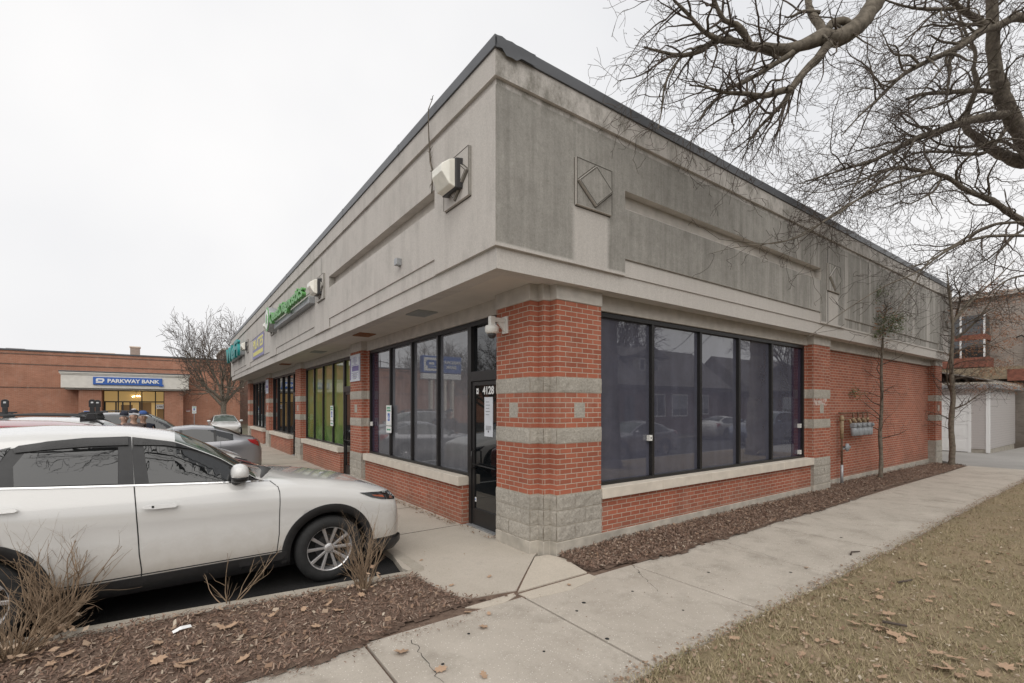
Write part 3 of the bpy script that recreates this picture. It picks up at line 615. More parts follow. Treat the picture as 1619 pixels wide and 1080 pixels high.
# brick walls under the sills and along the side
mb = MB(); mb.box(1.07, 7.9, .055, .3, .15, .66, M['brick']); mb.box(8.7, 17.45, .20, .45, .15, 3.345, M['brick'])
for y0, y1 in ((2.16,6.95),(9.12,13.8),(16.0,20.72),(22.9,27.62)): mb.box(.055, .3, y0, y1, .0, .66, M['brick'])
mb.box(18.16, 18.4, .5, 28.6, -.1, 3.6, M['brick'])
mb.build('brick_wall', B)
mb = MB(); mb.box(1.07, 7.85, .035, .3, -.12, .15, M['found']); mb.box(8.72, 17.45, .18, .4, -.12, .15, M['found']); mb.build('foundation', B, bevel=.006)
mb = MB(); S_ = M['sill']
xs2 = np.linspace(1.082, 7.88, 6)
for x0, x1 in zip(xs2, xs2[1:]): mb = MB(); mb.box(x0+.002, x1-.002, -.025, .26, .645, .80, S_); mb.build('window_sill', B, bevel=.008)
for y0, y1 in ((2.14,6.9),(9.10,13.78),(15.98,20.7),(22.88,27.6)):
    yy = np.linspace(y0, y1, 5)
    for p, q in zip(yy, yy[1:]): mb = MB(); mb.box(-.025, .26, p+.002, q-.002, .645, .80, S_); mb.build('window_sill', B, bevel=.008)
# windows and doors
BK = M['black_al']
def window(front, c0, c1, mull, glassm, zs=.80, zt=3.335, name='shop_window'):
    def bx(mb, s0, s1, d0, d1, z0, z1, m):
        if front: mb.box(d0, d1, s0, s1, z0, z1, m)
        else: mb.box(s0, s1, d0, d1, z0, z1, m)
    mb = MB(); bx(mb, c0, c1, .16, .27, zt-.07, zt, BK); bx(mb, c0, c1, .15, .27, zs, zs+.05, BK)
    for c, wd in [(c0+.035,.07)]+[(c,.062) for c in mull]+[(c1-.035,.07)]:
        bx(mb, c-wd/2, c+wd/2, .155, .265, zs+.05, zt-.07, BK)
    fr = mb.build(name, B, bevel=.004)
    ed_ = [c0+.06]+list(mull)+[c1-.06]
    for i, (p, q) in enumerate(zip(ed_, ed_[1:])):
        g_ = glassm[i] if isinstance(glassm, list) else glassm
        mb = MB(); bx(mb, p, q, .215+i*.0007, .225+i*.0007, zs+.03, zt-.05, M[g_]); mb.build('pane', fr)
    return fr
window(False, 1.06, 7.81, [2.43,3.76,5.05,6.33], 'film')
w1 = window(True, 2.07, 6.95, [3.25,4.42,5.60], ['film_f','film_f','film_f','film_f'])
mb = MB(); mb.box(.210, .2135, 6.45, 6.90, .84, 3.27, M['film_p']); mb.build('curtain_edge', w1)
mb = MB(); mb.box(7.33, 7.745, .2095, .2135, .84, 3.27, M['film_p']); mb.build('curtain_edge', B)
w2 = window(True, 9.10, 13.80, [10.28,11.45,12.62], 'green')
w3 = window(True, 16.0, 20.72, [17.2,18.35,19.55], 'glass_d')
w4 = window(True, 22.9, 27.62, [24.1,25.25,26.45], 'glass_d')
def door(y0, y1, gl):
    r = empty('glass_door', (.2, y0, 0)); r.parent = B; K = lambda o: setattr(o, 'parent', r) or setattr(o, 'location', (-.2, -y0, 0)) or o
    mb = MB(); mb.box(.15,.27,y0,y0+.07,.0,3.335,BK); mb.box(.15,.27,y1-.07,y1,.0,3.335,BK); mb.box(.152,.268,y0+.07,y1-.07,3.26,3.335,BK); mb.box(.145,.27,y0+.07,y1-.07,2.36,2.52,BK); K(mb.build('door_frame', bevel=.004))
    mb = MB(); mb.box(.215,.225,y0+.06,y1-.06,2.5,3.27,M[gl]); K(mb.build('transom_pane'))
    mb = MB(); a, b = y0+.075, y1-.075
    mb.box(.17,.22,a,a+.07,.03,2.355,BK); mb.box(.17,.22,b-.07,b,.03,2.355,BK); mb.box(.17,.22,a+.07,b-.07,2.29,2.355,BK); mb.box(.17,.22,a+.07,b-.07,.03,.30,BK)
    d = K(mb.build('door_leaf', bevel=.003))
    mb = MB(); mb.box(.19,.2,a+.06,b-.06,.28,2.3,M['glass_d']); mb.build('pane', d)
    mb = MB(); mb.tube([(.17,b-.10,.95),(.10,b-.10,.97),(.10,b-.10,1.22),(.17,b-.10,1.24)], .013, 8, BK); mb.tube([(.165,a+.06,1.0),(.13,a+.06,1.0),(.13,b-.1,1.02)], .011, 8, BK); mb.build('handle', d, smooth=True)
    mb = MB(); mb.box(.10,.3,y0,y1,-.02,.028,M['galv']); K(mb.build('threshold'))
    return d, K
d1, K1 = door(1.15, 2.09, 'glass_d')
for (y0, y1) in ((8.12,9.11),(15.0,16.0),(21.92,22.9)): door(y0, y1, 'glass_d' if y0 != 8.12 else 'green')
text_mesh('4128', .17, .002, M['white'], 'street_number', d1, face_mtx((.186,1.55,2.20), (-1,0,0)), .95, .004)
mb = MB(); mb.box(.184,.1885,1.42,1.66,1.48,2.10,M['paper']); nt_ = mb.build('paper_notice', label='tall white paper notice taped inside the door under 4128', category='notice')
mb = MB()
for k in range(5): mb.box(.1825,.1837,1.60-.02*(k%2)-.08,1.62,2.02-k*.05,2.027-k*.05,M['ink'])
for k in range(4): mb.box(.1825,.1837,1.46,1.62,1.64-k*.018,1.647-k*.018,M['ink'])
mb.box(.1825,.1837,1.53,1.56,1.545,1.575,M['ink']); mb.build('printed_lines', nt_)
for y, z, s, lab in ((1.87,2.2,.045,'small white sticker in the upper corner of the glass door'),(1.25,1.68,.06,'white card taped low on the right side of the door glass'),(1.93,.44,.035,'small white and blue round sticker at the foot of the door glass')):
    mb = MB(); mb.box(.183,.1885,y-s/1.6,y+s/1.6,z-s,z+s,M['white']); s_ = mb.build('sticker', label=lab, category='sticker')
    mb = MB(); mb.box(.1815,.1828,y-s/4,y+s/4,z-s/3,z+s/3,M['ink'] if z > .5 else M['bluep']); mb.build('print', s_)
for x, y, z, lab in ((2.37,.150,1.45,'white alarm contact on the second mullion of the side window'),(7.62,.150,1.52,'white alarm contact at the right end of the side window'),(7.62,.150,.93,'small white sticker low in the right corner of the side window')):
    mb = MB(); mb.box(x-.035,x+.035,y,y+.06,z-.045,z+.045,M['white_plastic']); mb.box(x-.012,x+.012,y-.003,y,z-.012,z+.012,M['ink']); mb.build('alarm_sticker', bevel=.003, label=lab, category='sticker')
mb = MB(); mb.box(.12,.16,6.70,6.78,1.48,1.58,M['white_plastic']); mb.build('alarm_contact', bevel=.004, label='white alarm contact at the left edge of the curtained front window', category='sensor')
# soffit grilles
for y, m, lab in ((2.9,'grille','pale grey louvred vent in the soffit near the corner'),(5.9,'rustgrille','rust-stained square vent panel in the soffit near the second pillar'),(10.0,'grille','pale grey vent in the soffit before the green windows'),(15.0,'rustgrille','rust-stained vent panel in the soffit near the far end')):
    r = MB(); r.box(-.50,-.14,y-.26,y+.26,3.556,3.575,M[m])
    v = r.build('soffit_vent', label=lab, category='vent'); r = MB()
    for k in range(8): r.box(-.47+k*.04,-.445+k*.04,y-.22,y+.22,3.548,3.556,M[m])
    r.build('louvres', v)
# security camera
r = empty('security_camera', (0,.85,3.0), label='white dome security camera on bracket by the corner pillar', category='camera')
def L0(o, rr): o.location = -rr.location; return o
mb = MB(); mb.box(-.03,.0,.74,.86,2.98,3.22,M['white_plastic']); mb.box(-.26,-.03,.775,.825,3.13,3.19,M['white_plastic']); mb.extr([(-.03,.78,3.0),(-.03,.78,3.13),(-.15,.78,3.13)], (0,.04,0), M['white_plastic']); mb.box(-.28,-.20,.765,.835,3.06,3.20,M['white_plastic'])
L0(mb.build('bracket', r, bevel=.006), r)
mb = MB(); mb.lathe([(.085,3.07),(.095,3.05),(.095,2.99),(.07,2.96)], 24, M['white_plastic'], (-.24,.80,0)); L0(mb.build('housing', r, smooth=True), r)
mb = MB(); mb.lathe([(.062,2.965),(.058,2.93),(.035,2.90),(.01,2.893)], 20, M['bronze'], (-.24,.80,0)); L0(mb.build('dome', r, smooth=True), r)
# wall lamps
def lamp(y, lab):
    r = empty('wall_lamp', (-.87, y, 4.87), label=lab, category='lamp', group='box lamps along the storefront fascia'); r.scale = (.9,.9,.9)
    mb = MB(); vs = []; 
    for d, hy, z0, z1 in ((0,.21,-.20,.22),(-.12,.20,-.22,.20),):
        vs += [(d,-hy,z0),(d,hy,z0),(d,hy,z1),(d,-hy,z1)]
    mb.add(vs, [(0,1,2,3),(7,6,5,4),(0,4,5,1),(1,5,6,2),(2,6,7,3),(3,7,4,0)], M['bronze']); mb.build('housing', r, bevel=.01)
    mb = MB(); vs = []
    for d, hy, z0, z1 in ((-.12,.19,-.21,.19),(-.21,.19,-.19,.155),(-.31,.15,-.02,.085)):
        vs += [(d,-hy,z0),(d,hy,z0),(d,hy,z1),(d,-hy,z1)]
    fs = [(0,1,2,3),(11,10,9,8)]
    for k in (0,4): fs += [(k,k+4,k+5,k+1),(k+1,k+5,k+6,k+2),(k+2,k+6,k+7,k+3),(k+3,k+7,k+4,k)]
    mb.add(vs, fs, M['lens']); mb.build('lens', r, bevel=.012); return r
for y, lab in ((.675,'nearest and largest box lamp, on the fascia by the corner'),(7.52,'box lamp at the near end of the green lettering'),(14.42,'box lamp beside the round green and white logo'),(21.32,'box lamp overlapping the teal lettering'),(28.3,'farthest box lamp, at the far end of the fascia')): lamp(y, lab)
mb = MB(); mb.box(-.93,-.84,2.52,2.62,4.22,4.33,M['galv']); mb.build('junction_box', bevel=.006, label='small grey electrical box alone on the fascia near the corner', category='electrical box')
# ------------------------------------------------------------------ signs
def fit(o, axis, lo, hi):
    vs = o.data.vertices; a = min(v.co[axis] for v in vs); b = max(v.co[axis] for v in vs); s = (hi-lo)/(b-a)
    for v in vs: v.co[axis] = lo+(v.co[axis]-a)*s
r = empty('lettered_sign', (-.9, 11, 4.7), label='green QuestDiagnostics letters with oval logo on a grey raceway', category='sign')
mb = MB(); mb.box(-1.0,-.842,8.15,13.2,4.60,4.78,M['galv']); L0(mb.build('raceway', r, bevel=.01), r)
t = text_mesh('QuestDiagnostics', .46, .05, M['qgreen'], 'letters', r, face_mtx((-1.10,10.8,4.92), (-1,0,0)), 1, .012); fit(t, 1, 8.2, 13.2); L0(t, r)
mb = MB(); n = 28
ring = lambda R1, R2, x0, x1, m: mb.add([(x, 13.75+math.cos(6.2832*k/n)*a_*.36, 5.0+math.sin(6.2832*k/n)*a_*.42) for x in (x0, x1) for a_ in (R1,) for k in range(n)], [tuple(range(n)), tuple(range(n,2*n))]+[(k,(k+1)%n,n+(k+1)%n,n+k) for k in range(n)], M[m])
ring(1, 1, -1.12, -.845, 'galv'); ring(1, 1, -1.14, -1.121, 'qgreen'); ring(.82, 1, -1.15, -1.141, 'white'); ring(.42, 1, -1.155, -1.151, 'qgreen'); L0(mb.build('oval_logo', r), r)
r = empty('lettered_sign', (-.9, 25, 4.9), label='teal channel letters at the far end of the fascia', category='sign')
mb = MB(); mb.box(-1.0,-.842,22.6,28.2,4.58,4.75,M['galv']); L0(mb.build('raceway', r), r)
t = text_mesh('WeFi', 1.0, .06, M['teal'], 'letters', r, face_mtx((-1.12,25,4.95), (-1,0,0)), 1, .03); fit(t, 1, 22.4, 28.6); fit(t, 2, 4.5, 5.35); L0(t, r)
mb = MB(); mb.box(-.862,-.846,16.4,19.5,4.05,4.95,M['bpurple']); bn = mb.build('vinyl_banner', label='purple banner with yellow lettering on the fascia', category='banner')
t = text_mesh('PILATES', .4, .002, M['byellow'], 'banner_lettering', bn, face_mtx((-.866,18,4.66), (-1,0,0)), 1, .012); fit(t, 1, 16.55, 19.35); fit(t, 2, 4.45, 4.88)
mb = MB()
for k in range(14): mb.box(-.868,-.8635,16.55+k*.2,16.7+k*.2,4.17,4.34,M['byellow'])
mb.build('small_lettering', bn)
def poster(y, lab):
    mb = MB(); mb.box(-.026,-.014,y-.40,y+.40,2.6,3.28,M['paper']); p_ = mb.build('pillar_sign', label=lab, category='sign'); mb = MB(); r_ = random.Random(3)
    mb.box(-.029,-.027,y-.30,y+.22,2.86,2.99,M['purple'])
    for k in range(10):
        z = 3.22-k*.028; h = r_.uniform(.06,.28); mb.box(-.029,-.027,y-h,y+h,z-.009,z,M['purple'])
    for k in range(6):
        z = 2.82-k*.03; h = r_.uniform(.08,.26); mb.box(-.029,-.027,y-h,y+h,z-.011,z,M['ink'] if k%2 else M['purple'])
    mb.box(-.029,-.027,y+.31,y+.38,2.64,3.2,M['purple']); mb.box(-.029,-.027,y-.36,y-.33,2.64,3.2,M['purple']); mb.build('print', p_)
poster(7.52, 'white and purple printed board high on the second brick pillar'); poster(21.3, 'white and purple printed board on the fourth brick pillar')
def wheelchair(mb, P, m):
    # stylised wheelchair user made of a ring, a head and a bent bar; P maps (s, z) to a point
    n = 14; ring = []
    for k in range(n+1):
        a = math.radians(-30-280*k/n); ring.append(P(.028*math.cos(a), -.02+.028*math.sin(a)))
    mb.tube(ring, .004, 5, m); mb.tube([P(-.012,.048), P(-.008,.0), P(.022,0), P(.034,-.045)], .005, 5, m); mb.tube([P(-.012,.062), P(-.012,.066)], .009, 8, m)
def hc_sign(x, y, z, lab, nrm=(-1,0,0), post=False, s=1):
    r = empty('parking_sign', (x, y, z), label=lab, category='sign'); r.scale = (s,)*3
    n = Vector(nrm); rt = Vector((0,0,1)).cross(n)
    def P(a, b, d=0): q = rt*a+Vector((0,0,b))+n*d; return tuple(q)
    def rect(mb, a0, a1, b0, b1, d0, d1, m): mb.extr([P(a0,b0,d0),P(a1,b0,d0),P(a1,b1,d0),P(a0,b1,d0)], n*(d1-d0), M[m])
    mb = MB(); rect(mb,-.152,.152,-.23,.23,0,.004,'white'); rect(mb,-.152,.152,-.39,-.245,0,.004,'white'); mb.build('plate', r)
    for body, zz, sz in (('RESERVED', .17, .05), ('PARKING', .11, .055), ('$250 FINE', -.32, .05)):
        t = text_mesh(body, sz, .001, M['greenp'], 'lettering', r, face_mtx(P(0,zz,.006), nrm), 1, .002)
    mb = MB(); rect(mb,-.06,.06,-.12,.05,.004,.006,'bluep'); wheelchair(mb, lambda a,b: P(a,b-.035,.009), M['white']); rect(mb,-.135,.135,.215,.22,.004,.0055,'greenp'); rect(mb,-.135,.135,-.22,-.215,.004,.0055,'greenp'); mb.build('symbol', r)
    if post: mb = MB(); mb.box(-.025,.025,.001,.05,-z-.1,.25,M['galv']); o = mb.build('post', r)
    return r
hc_sign(.145, 5.62, 1.75, 'green and white reserved parking sign on the mullion of the curtained window')
hc_sign(.145, 10.3, 1.75, 'green and white reserved parking sign on the mullion of the green windows')
# ------------------------------------------------------------------ gas meters
def Lr(x, y, z): return (x, y, z)
r = empty('gas_pipework', (9.75, .15, 0), label='rusty gas pipes rising from the mulch on the brick side wall', category='pipework')
mb = MB(); RP = M['rustpipe']; PY = .09
mb.tube([(9.72,PY,.5),(9.72,PY,1.95-.2)], .024, 10, RP); mb.tube([(9.72,PY,1.15),(9.72,PY,1.62)], .042, 10, M['brass']); mb.lathe([(.05,1.60),(.055,1.64),(.045,1.7),(.02,1.74)], 10, M['brass'], (9.72,PY,0))
mb.tube([(9.55,PY,1.79),(11.25,PY,1.79)], .02, 8, RP); mb.tube([(9.72,PY,1.62),(11.2,PY,1.62)], .018, 8, RP); mb.tube([(9.72,PY,.9),(9.95,PY-.05,.9)], .018, 8, M['meter'])
for k in range(4):
    x = 10.22+k*.33; mb.tube([(x,PY,1.79),(x+.05,PY-.05,1.80),(x+.05,PY-.06,1.72),(x+.05,PY-.06,1.52)], .02, 8, RP); mb.tube([(x-.12,PY,1.62),(x-.12,PY-.05,1.62),(x-.12,PY-.06,1.52)], .02, 8, M['brass']); mb.lathe([(.035,1.66),(.035,1.58)], 8, M['brass'], (x+.05,PY-.06,0)); mb.lathe([(.033,1.58),(.033,1.53)], 8, M['brass'], (x-.12,PY-.06,0))
o = mb.build('pipe', r, smooth=True); L0(o, r)
mb = MB(); mb.tube([(9.72,PY,-.05),(9.72,PY,.5)], .034, 10, M['galv']); L0(mb.build('sleeve', r, smooth=True), r)
mb = MB(); mb.lathe([(.03,-.10),(.09,-.08),(.1,-.06),(.1,-.04),(.03,-.02),(.03,.03)], 16, M['meter'], (9.9,PY,.93), 'y'); mb.tube([(9.9,PY-.04,.93),(10.07,PY-.06,.93)], .026, 8, M['meter']); L0(mb.build('regulator', r, smooth=True), r)
def meter():
    r = empty('gas_meter', (0,0,0), category='gas meter', group='grey gas meters on the side wall')
    mb = MB(); mb.box(-.13,.13,-.10,.06,.12,.26,M['meter']); mb.build('head', r, bevel=.03)
    mb = MB(); 
    for s in (-.065,.065): mb.lathe([(.05,-.12),(.072,-.09),(.078,.0),(.075,.12)], 14, M['meter'], (s,-.03,0))
    mb.build('bellows_case', r, smooth=True)
    mb = MB(); mb.lathe([(.05,-.15),(.055,-.14),(.055,-.10)], 16, M['meter'], (.02,0,.20), 'y'); mb.build('dial', r, smooth=True); return r
m0 = meter()
for k in range(4):
    o = m0 if k == 0 else copy_tree(m0); o.location = (10.19+k*.33, .0, 1.31); o.scale = (.86,)*3
    o['label'] = ['first gas meter, nearest the rusty riser pipe', 'second gas meter from the rusty riser pipe', 'third gas meter from the rusty riser pipe', 'last gas meter, nearest the thin tree trunk'][k]
# ------------------------------------------------------------------ vehicles
def smooth1(S, xs, ys, wdt=.10):
    fx = np.linspace(xs[0], xs[-1], 400); fy = np.interp(fx, xs, ys); k = max(1, int(wdt/(fx[1]-fx[0]))); ker = np.ones(k)/k
    pad = np.r_[[fy[0]]*k, fy, [fy[-1]]*k]; sm = np.convolve(np.convolve(pad, ker, 'same'), ker, 'same')[k:-k]
    return np.interp(S, fx, sm)
SUV = dict(s=[0,.03,.10,.22,.5,.9,1.35,1.62,2.0,2.38,2.8,3.4,4.0,4.42,4.60,4.74,4.80],
  zc=[.62,.86,.95,1.0,1.10,1.18,1.245,1.27,1.55,1.75,1.815,1.835,1.805,1.73,1.48,1.15,.95],
  zb=[.56,.80,.90,.945,1.02,1.10,1.155,1.165,1.175,1.19,1.205,1.235,1.26,1.275,1.23,1.05,.88],
  zr=[.60,.84,.935,.985,1.075,1.15,1.20,1.215,1.485,1.67,1.745,1.76,1.73,1.64,1.40,1.10,.92],
  wp=[.66,.80,.87,.915,.945,.958,.965,.965,.965,.965,.965,.965,.962,.94,.90,.84,.76],
  wr=[.45,.55,.63,.70,.77,.80,.80,.79,.735,.70,.69,.69,.685,.67,.68,.70,.66],
  ws=(1.66,2.36), rw=(4.44,4.72), wheels=(.93,3.77), rr=.375, low=.24, clad=.40, glass0=1.72, glass1=4.45)
def scaled(d, **k): q = dict(d); q.update(k); return q
SEDAN = dict(s=[0,.03,.10,.3,.7,1.2,1.45,1.9,2.35,2.8,3.3,3.75,4.05,4.35,4.50,4.56],
  zc=[.52,.68,.75,.84,.93,1.0,1.03,1.27,1.44,1.485,1.45,1.32,1.16,1.10,1.0,.72],
  zb=[.48,.64,.70,.78,.86,.92,.94,.95,.96,.975,.99,1.01,1.03,1.03,.95,.68],
  zr=[.50,.66,.73,.82,.90,.965,.99,1.21,1.37,1.41,1.375,1.25,1.11,1.07,.98,.70],
  wp=[.50,.60,.68,.78,.86,.89,.90,.90,.90,.90,.90,.90,.89,.86,.80,.70],
  wr=[.40,.50,.56,.64,.70,.72,.72,.65,.60,.59,.585,.60,.63,.66,.64,.58],
  ws=(1.48,2.34), rw=(3.36,4.02), wheels=(.86,3.52), rr=.325, low=.2, clad=.26, glass0=1.55, glass1=3.9)
class Car:
    def __init__(s, loc, rz, P, pm, label, group=None, cat='car', name='parked_car', full=True):
        s.P = P; s.r = empty(name, loc, rz, label=label, category=cat, group=group); s.L = P['s'][-1]
        p = P; NS = 84; S = np.unique(np.r_[np.linspace(0, .35, 12), np.linspace(.35, s.L-.3, NS-20), np.linspace(s.L-.3, s.L, 10)]); s.S = S
        s.c = {k: smooth1(S, p['s'], p[k], .05 if k in('zc','zr') else .08) for k in ('zc','zb','zr','wp','wr')}
        # local frame: +x forward (nose at x=0, tail at -L), +y to the left
        secs = [s.section(i) for i in range(len(S))]; n = len(secs[0]); V = []; F = []; mi = []
        for i, sec in enumerate(secs): V += [(-S[i], y, z) for y, z in sec]
        m = 2*n-2
        V = []
        for i, sec in enumerate(secs):
            ring = sec + [(-y, z) for y, z in sec[-2:0:-1]]
            V += [(-S[i], y, z) for y, z in ring]
        mg = s.ng; mr = s.nr
        for i in range(len(secs)-1):
            sm = (S[i]+S[i+1])/2
            for k in range(m):
                F.append((i*m+k, i*m+(k+1)%m, (i+1)*m+(k+1)%m, (i+1)*m+k)); kk = k if k < n-1 else m-1-k
                top = kk >= mr
                mi.append(3 if (kk < (3 if p['clad'] > .3 else 1)) else 1 if top and (p['ws'][0] < sm < p['ws'][1]) else (2 if top and p['rw'][0] < sm < p['rw'][1] else 0))
        F += [tuple(range(m))[::-1], tuple((len(secs)-1)*m+k for k in range(m))]; mi += [0, 0]
        me = bpy.data.meshes.new('body'); me.from_pydata(V, [], F)
        for q in (pm, M['wsglass'], M['carglass'], M['trimblack']): me.materials.append(q)
        me.polygons.foreach_set('material_index', mi); me.polygons.foreach_set('use_smooth', [True]*len(F)); me.update()
        bmm = bmesh.new(); bmm.from_mesh(me); bmesh.ops.recalc_face_normals(bmm, faces=bmm.faces); bmm.to_mesh(me); bmm.free()
        o = bpy.data.objects.new('body', me); col.objects.link(o); o.parent = s.r; s.body = o
        # wheel wells cut out of the shell
        cut = MB()
        for wx in p['wheels']:
            for sy in (-1, 1): cut.lathe([(p['rr']+.065, (p_w:=p['wp'][6])*sy-.32*sy), (p['rr']+.065, p_w*sy+.2*sy)], 40, M['trimblack'], (-wx, 0, p['rr']), 'y')
        co = cut.build('cut'); co.parent = s.r
        b = o.modifiers.new('b', 'BOOLEAN'); b.operation = 'DIFFERENCE'; b.object = co; b.solver = 'EXACT'; bake(o); bpy.data.objects.remove(co)
        from mathutils.bvhtree import BVHTree
        bq = bmesh.new(); bq.from_mesh(o.data); s.bvh = BVHTree.FromBMesh(bq); bq.free()
        ws_ = s.wheels()
    def section(s, i):
        p = s.P; c = {k: s.c[k][i] for k in s.c}; wp, zb, zr, wr, zc = c['wp'], c['zb'], c['zr'], c['wr'], c['zc']; low = p['low']; h = zb-low
        pts = [(0, low), (wp*.86, low), (wp*.965, low+.03), (wp*.988, low+min(.16, h*.3)), (wp*.978, low+h*.34), (wp*.972, low+h*.52), (wp*.985, low+h*.70), (wp*1.0, low+h*.79), (wp*.992, low+h*.86), (wp*.968, low+h*.94), (wp*.945, zb)]
        s.ng = len(pts)-1
        for t in (.34, .67): pts.append((wp*.945+(wr-wp*.945)*(t+.10*math.sin(t*math.pi)*-.6), zb+(zr-zb)*t))
        pts.append((wr, zr)); s.nr = len(pts)-1
        for t in (.12, .3, .65): pts.append((wr*(1-t), zr+(zc-zr)*math.sin(t*math.pi/2)**.8))
        pts.append((0, zc)); return pts
    def side_y(s, S_, z):
        if hasattr(s, 'bvh'):
            h = s.bvh.ray_cast(Vector((-S_, -3, z)), Vector((0, 1, 0)))
            if h[0] is not None and h[0].y < -.3: return -h[0].y
        i = int(np.clip(np.searchsorted(s.S, S_), 1, len(s.S)-1)); t = float(np.clip((S_-s.S[i-1])/(s.S[i]-s.S[i-1]), 0, 1)); out = []
        for q in (i-1, i):
            sec = s.section(q)[1:s.nr+3]; zz = [a[1] for a in sec]; yy = [a[0] for a in sec]
            out.append(float(np.interp(z, zz, yy)))
        return out[0]*(1-t)+out[1]*t
    def decal(s, name, pts, m, off=.004, th=.006, side=-1, parent=None, grid=.035, **k):
        """trim or glass laid on the body side; pts = [(s, z)], kept real by solid thickness"""
        def cl(a, b):
            zb_, zr_ = float(np.interp(a, s.S, s.c['zb'])), float(np.interp(a, s.S, s.c['zr']))-.006
            return (a, min(b, zr_) if b > zb_ and zr_ > zb_+.02 else b)
        dn = []
        for (a, b), (c, d) in zip(pts, pts[1:]+pts[:1]):
            m_ = max(1, int(math.hypot(c-a, d-b)/.03)); dn += [cl(a+(c-a)*i/m_, b+(d-b)*i/m_) for i in range(m_)]
        pts = [q for i, q in enumerate(dn) if math.hypot(q[0]-dn[i-1][0], q[1]-dn[i-1][1]) > 1e-4]
        bmm = bmesh.new(); vs = [bmm.verts.new((a, 0, b)) for a, b in pts]; bmm.faces.new(vs); bmesh.ops.triangulate(bmm, faces=bmm.faces[:])
        a0, a1 = min(p[0] for p in pts), max(p[0] for p in pts); b0, b1 = min(p[1] for p in pts), max(p[1] for p in pts)
        x = a0+grid
        while x < a1: bmesh.ops.bisect_plane(bmm, geom=bmm.verts[:]+bmm.edges[:]+bmm.faces[:], plane_co=(x,0,0), plane_no=(1,0,0)); x += grid
        z = b0+grid
        while z < b1: bmesh.ops.bisect_plane(bmm, geom=bmm.verts[:]+bmm.edges[:]+bmm.faces[:], plane_co=(0,0,z), plane_no=(0,0,1)); z += grid
        bmesh.ops.remove_doubles(bmm, verts=bmm.verts[:], dist=1e-5)
        base = {v: v.co.copy() for v in bmm.verts}
        for v, c in base.items(): v.co = (-c.x, side*(s.side_y(c.x, c.z)+off), c.z)
        r = bmesh.ops.extrude_face_region(bmm, geom=bmm.faces[:])
        for e in r['geom']:
            if isinstance(e, bmesh.types.BMVert): e.co.y += side*th
        bmesh.ops.recalc_face_normals(bmm, faces=bmm.faces[:])
        me = bpy.data.meshes.new(name); bmm.to_mesh(me); bmm.free(); me.materials.append(m); me.polygons.foreach_set('use_smooth', [True]*len(me.polygons)); me.set_sharp_from_angle(angle=.6)
        o = bpy.data.objects.new(name, me); col.objects.link(o); o.parent = parent or s.r; return tag(o, **k)
    def strip(s, name, pts, wd, m, off=.002, th=.004, side=-1, parent=None):
        P0 = [Vector((a, b)) for a, b in pts]; P = [P0[0]]; Lf, Rg = [], []
        for a_, b_ in zip(P0, P0[1:]):
            m_ = max(1, int((b_-a_).length/.025)); P += [a_.lerp(b_, (i+1)/m_) for i in range(m_)]
        for i in range(len(P)):
            t = (P[min(i+1, len(P)-1)]-P[max(i-1, 0)]).normalized(); nn = Vector((-t.y, t.x))*wd/2; Lf.append(P[i]+nn); Rg.append(P[i]-nn)
        mb = MB(); vs = []
        for q in Lf+Rg:
            y = s.side_y(q.x, q.y)
            vs.append((-q.x, side*(y+off+th), q.y))
        n = len(P); mb.add(vs, [(i, i+1, n+i+1, n+i) for i in range(n-1)], m); o = mb.build(name, parent or s.r); return o
    def wheels(s):
        p = s.P; R = p['rr']; W = p['wp'][6]; ri = R*.70
        def make(wx, sy):
            w_ = empty('wheel', (-wx, sy*(W-.115), R)); w_.parent = s.r
            mb = MB(); h = .11
            prof = [(ri-.01,-h*.85),(ri+.02,-h),(R-.05,-h),(R-.012,-h*.8),(R,-h*.55),(R,h*.55),(R-.012,h*.8),(R-.05,h),(ri+.02,h),(ri-.01,h*.85)]
            mb.lathe(prof, 56, M['tyre'], (0,0,0), 'y')
            # open the hub: remove the end caps
            mb.f = mb.f[:-2]; mb.m = mb.m[:-2]; mb.build('tyre', w_, smooth=True)
            mb = MB(); e = sy*(h*.62)
            prof = [(ri,-sy*.09),(ri,e-.0*sy),(ri-.012,e+.015*sy),(ri-.022,e+.004*sy),(ri-.03,-sy*.05)]; mb.lathe(prof, 48, M['rim'], (0,0,0), 'y'); mb.f = mb.f[:-2]; mb.m = mb.m[:-2]
            for k in range(10):
                a = 2*math.pi*(k//2)/5+(.20 if k%2 else -.20)+.3; a2 = 2*math.pi*(k//2)/5+(.30 if k%2 else -.30)+.3
                r0, r1 = .045, ri-.015; d = Vector((math.cos(a), 0, math.sin(a))); d2 = Vector((math.cos(a2), 0, math.sin(a2))); q = Vector((-math.sin(a), 0, math.cos(a)))
                p0 = d*r0+Vector((0, e-.018*sy, 0)); p1 = d2*r1+Vector((0, e+.002*sy, 0)); w0, w1 = .012, .019; th = Vector((0, -.03*sy, 0))
                vs = [p0-q*w0, p0+q*w0, p1+q*w1, p1-q*w1]; vs += [v+th for v in vs]
                mb.add([tuple(v) for v in vs], [(0,1,2,3),(7,6,5,4),(0,4,5,1),(1,5,6,2),(2,6,7,3),(3,7,4,0)], M['rim'])
            mb.lathe([(.06,e-.03*sy),(.055,e-.012*sy),(.03,e-.004*sy),(.0,e-.003*sy)], 24, M['rim'], (0,0,0), 'y'); mb.build('rim', w_, bevel=.003)
            mb = MB(); mb.lathe([(ri-.035,-sy*.045),(ri-.04,-sy*.04),(.02,-sy*.03)], 32, M['seam'], (0,0,0), 'y'); mb.lathe([(.14,-sy*.03),(.14,-sy*.01),(.05,-sy*.01)], 28, M['bronze'], (0,0,0), 'y'); mb.build('brake_disc', w_, smooth=False)
            return w_
        s.w = [make(wx, sy) for wx in p['wheels'] for sy in (-1, 1)]
        mb = MB()   # dark inner arches and underbody
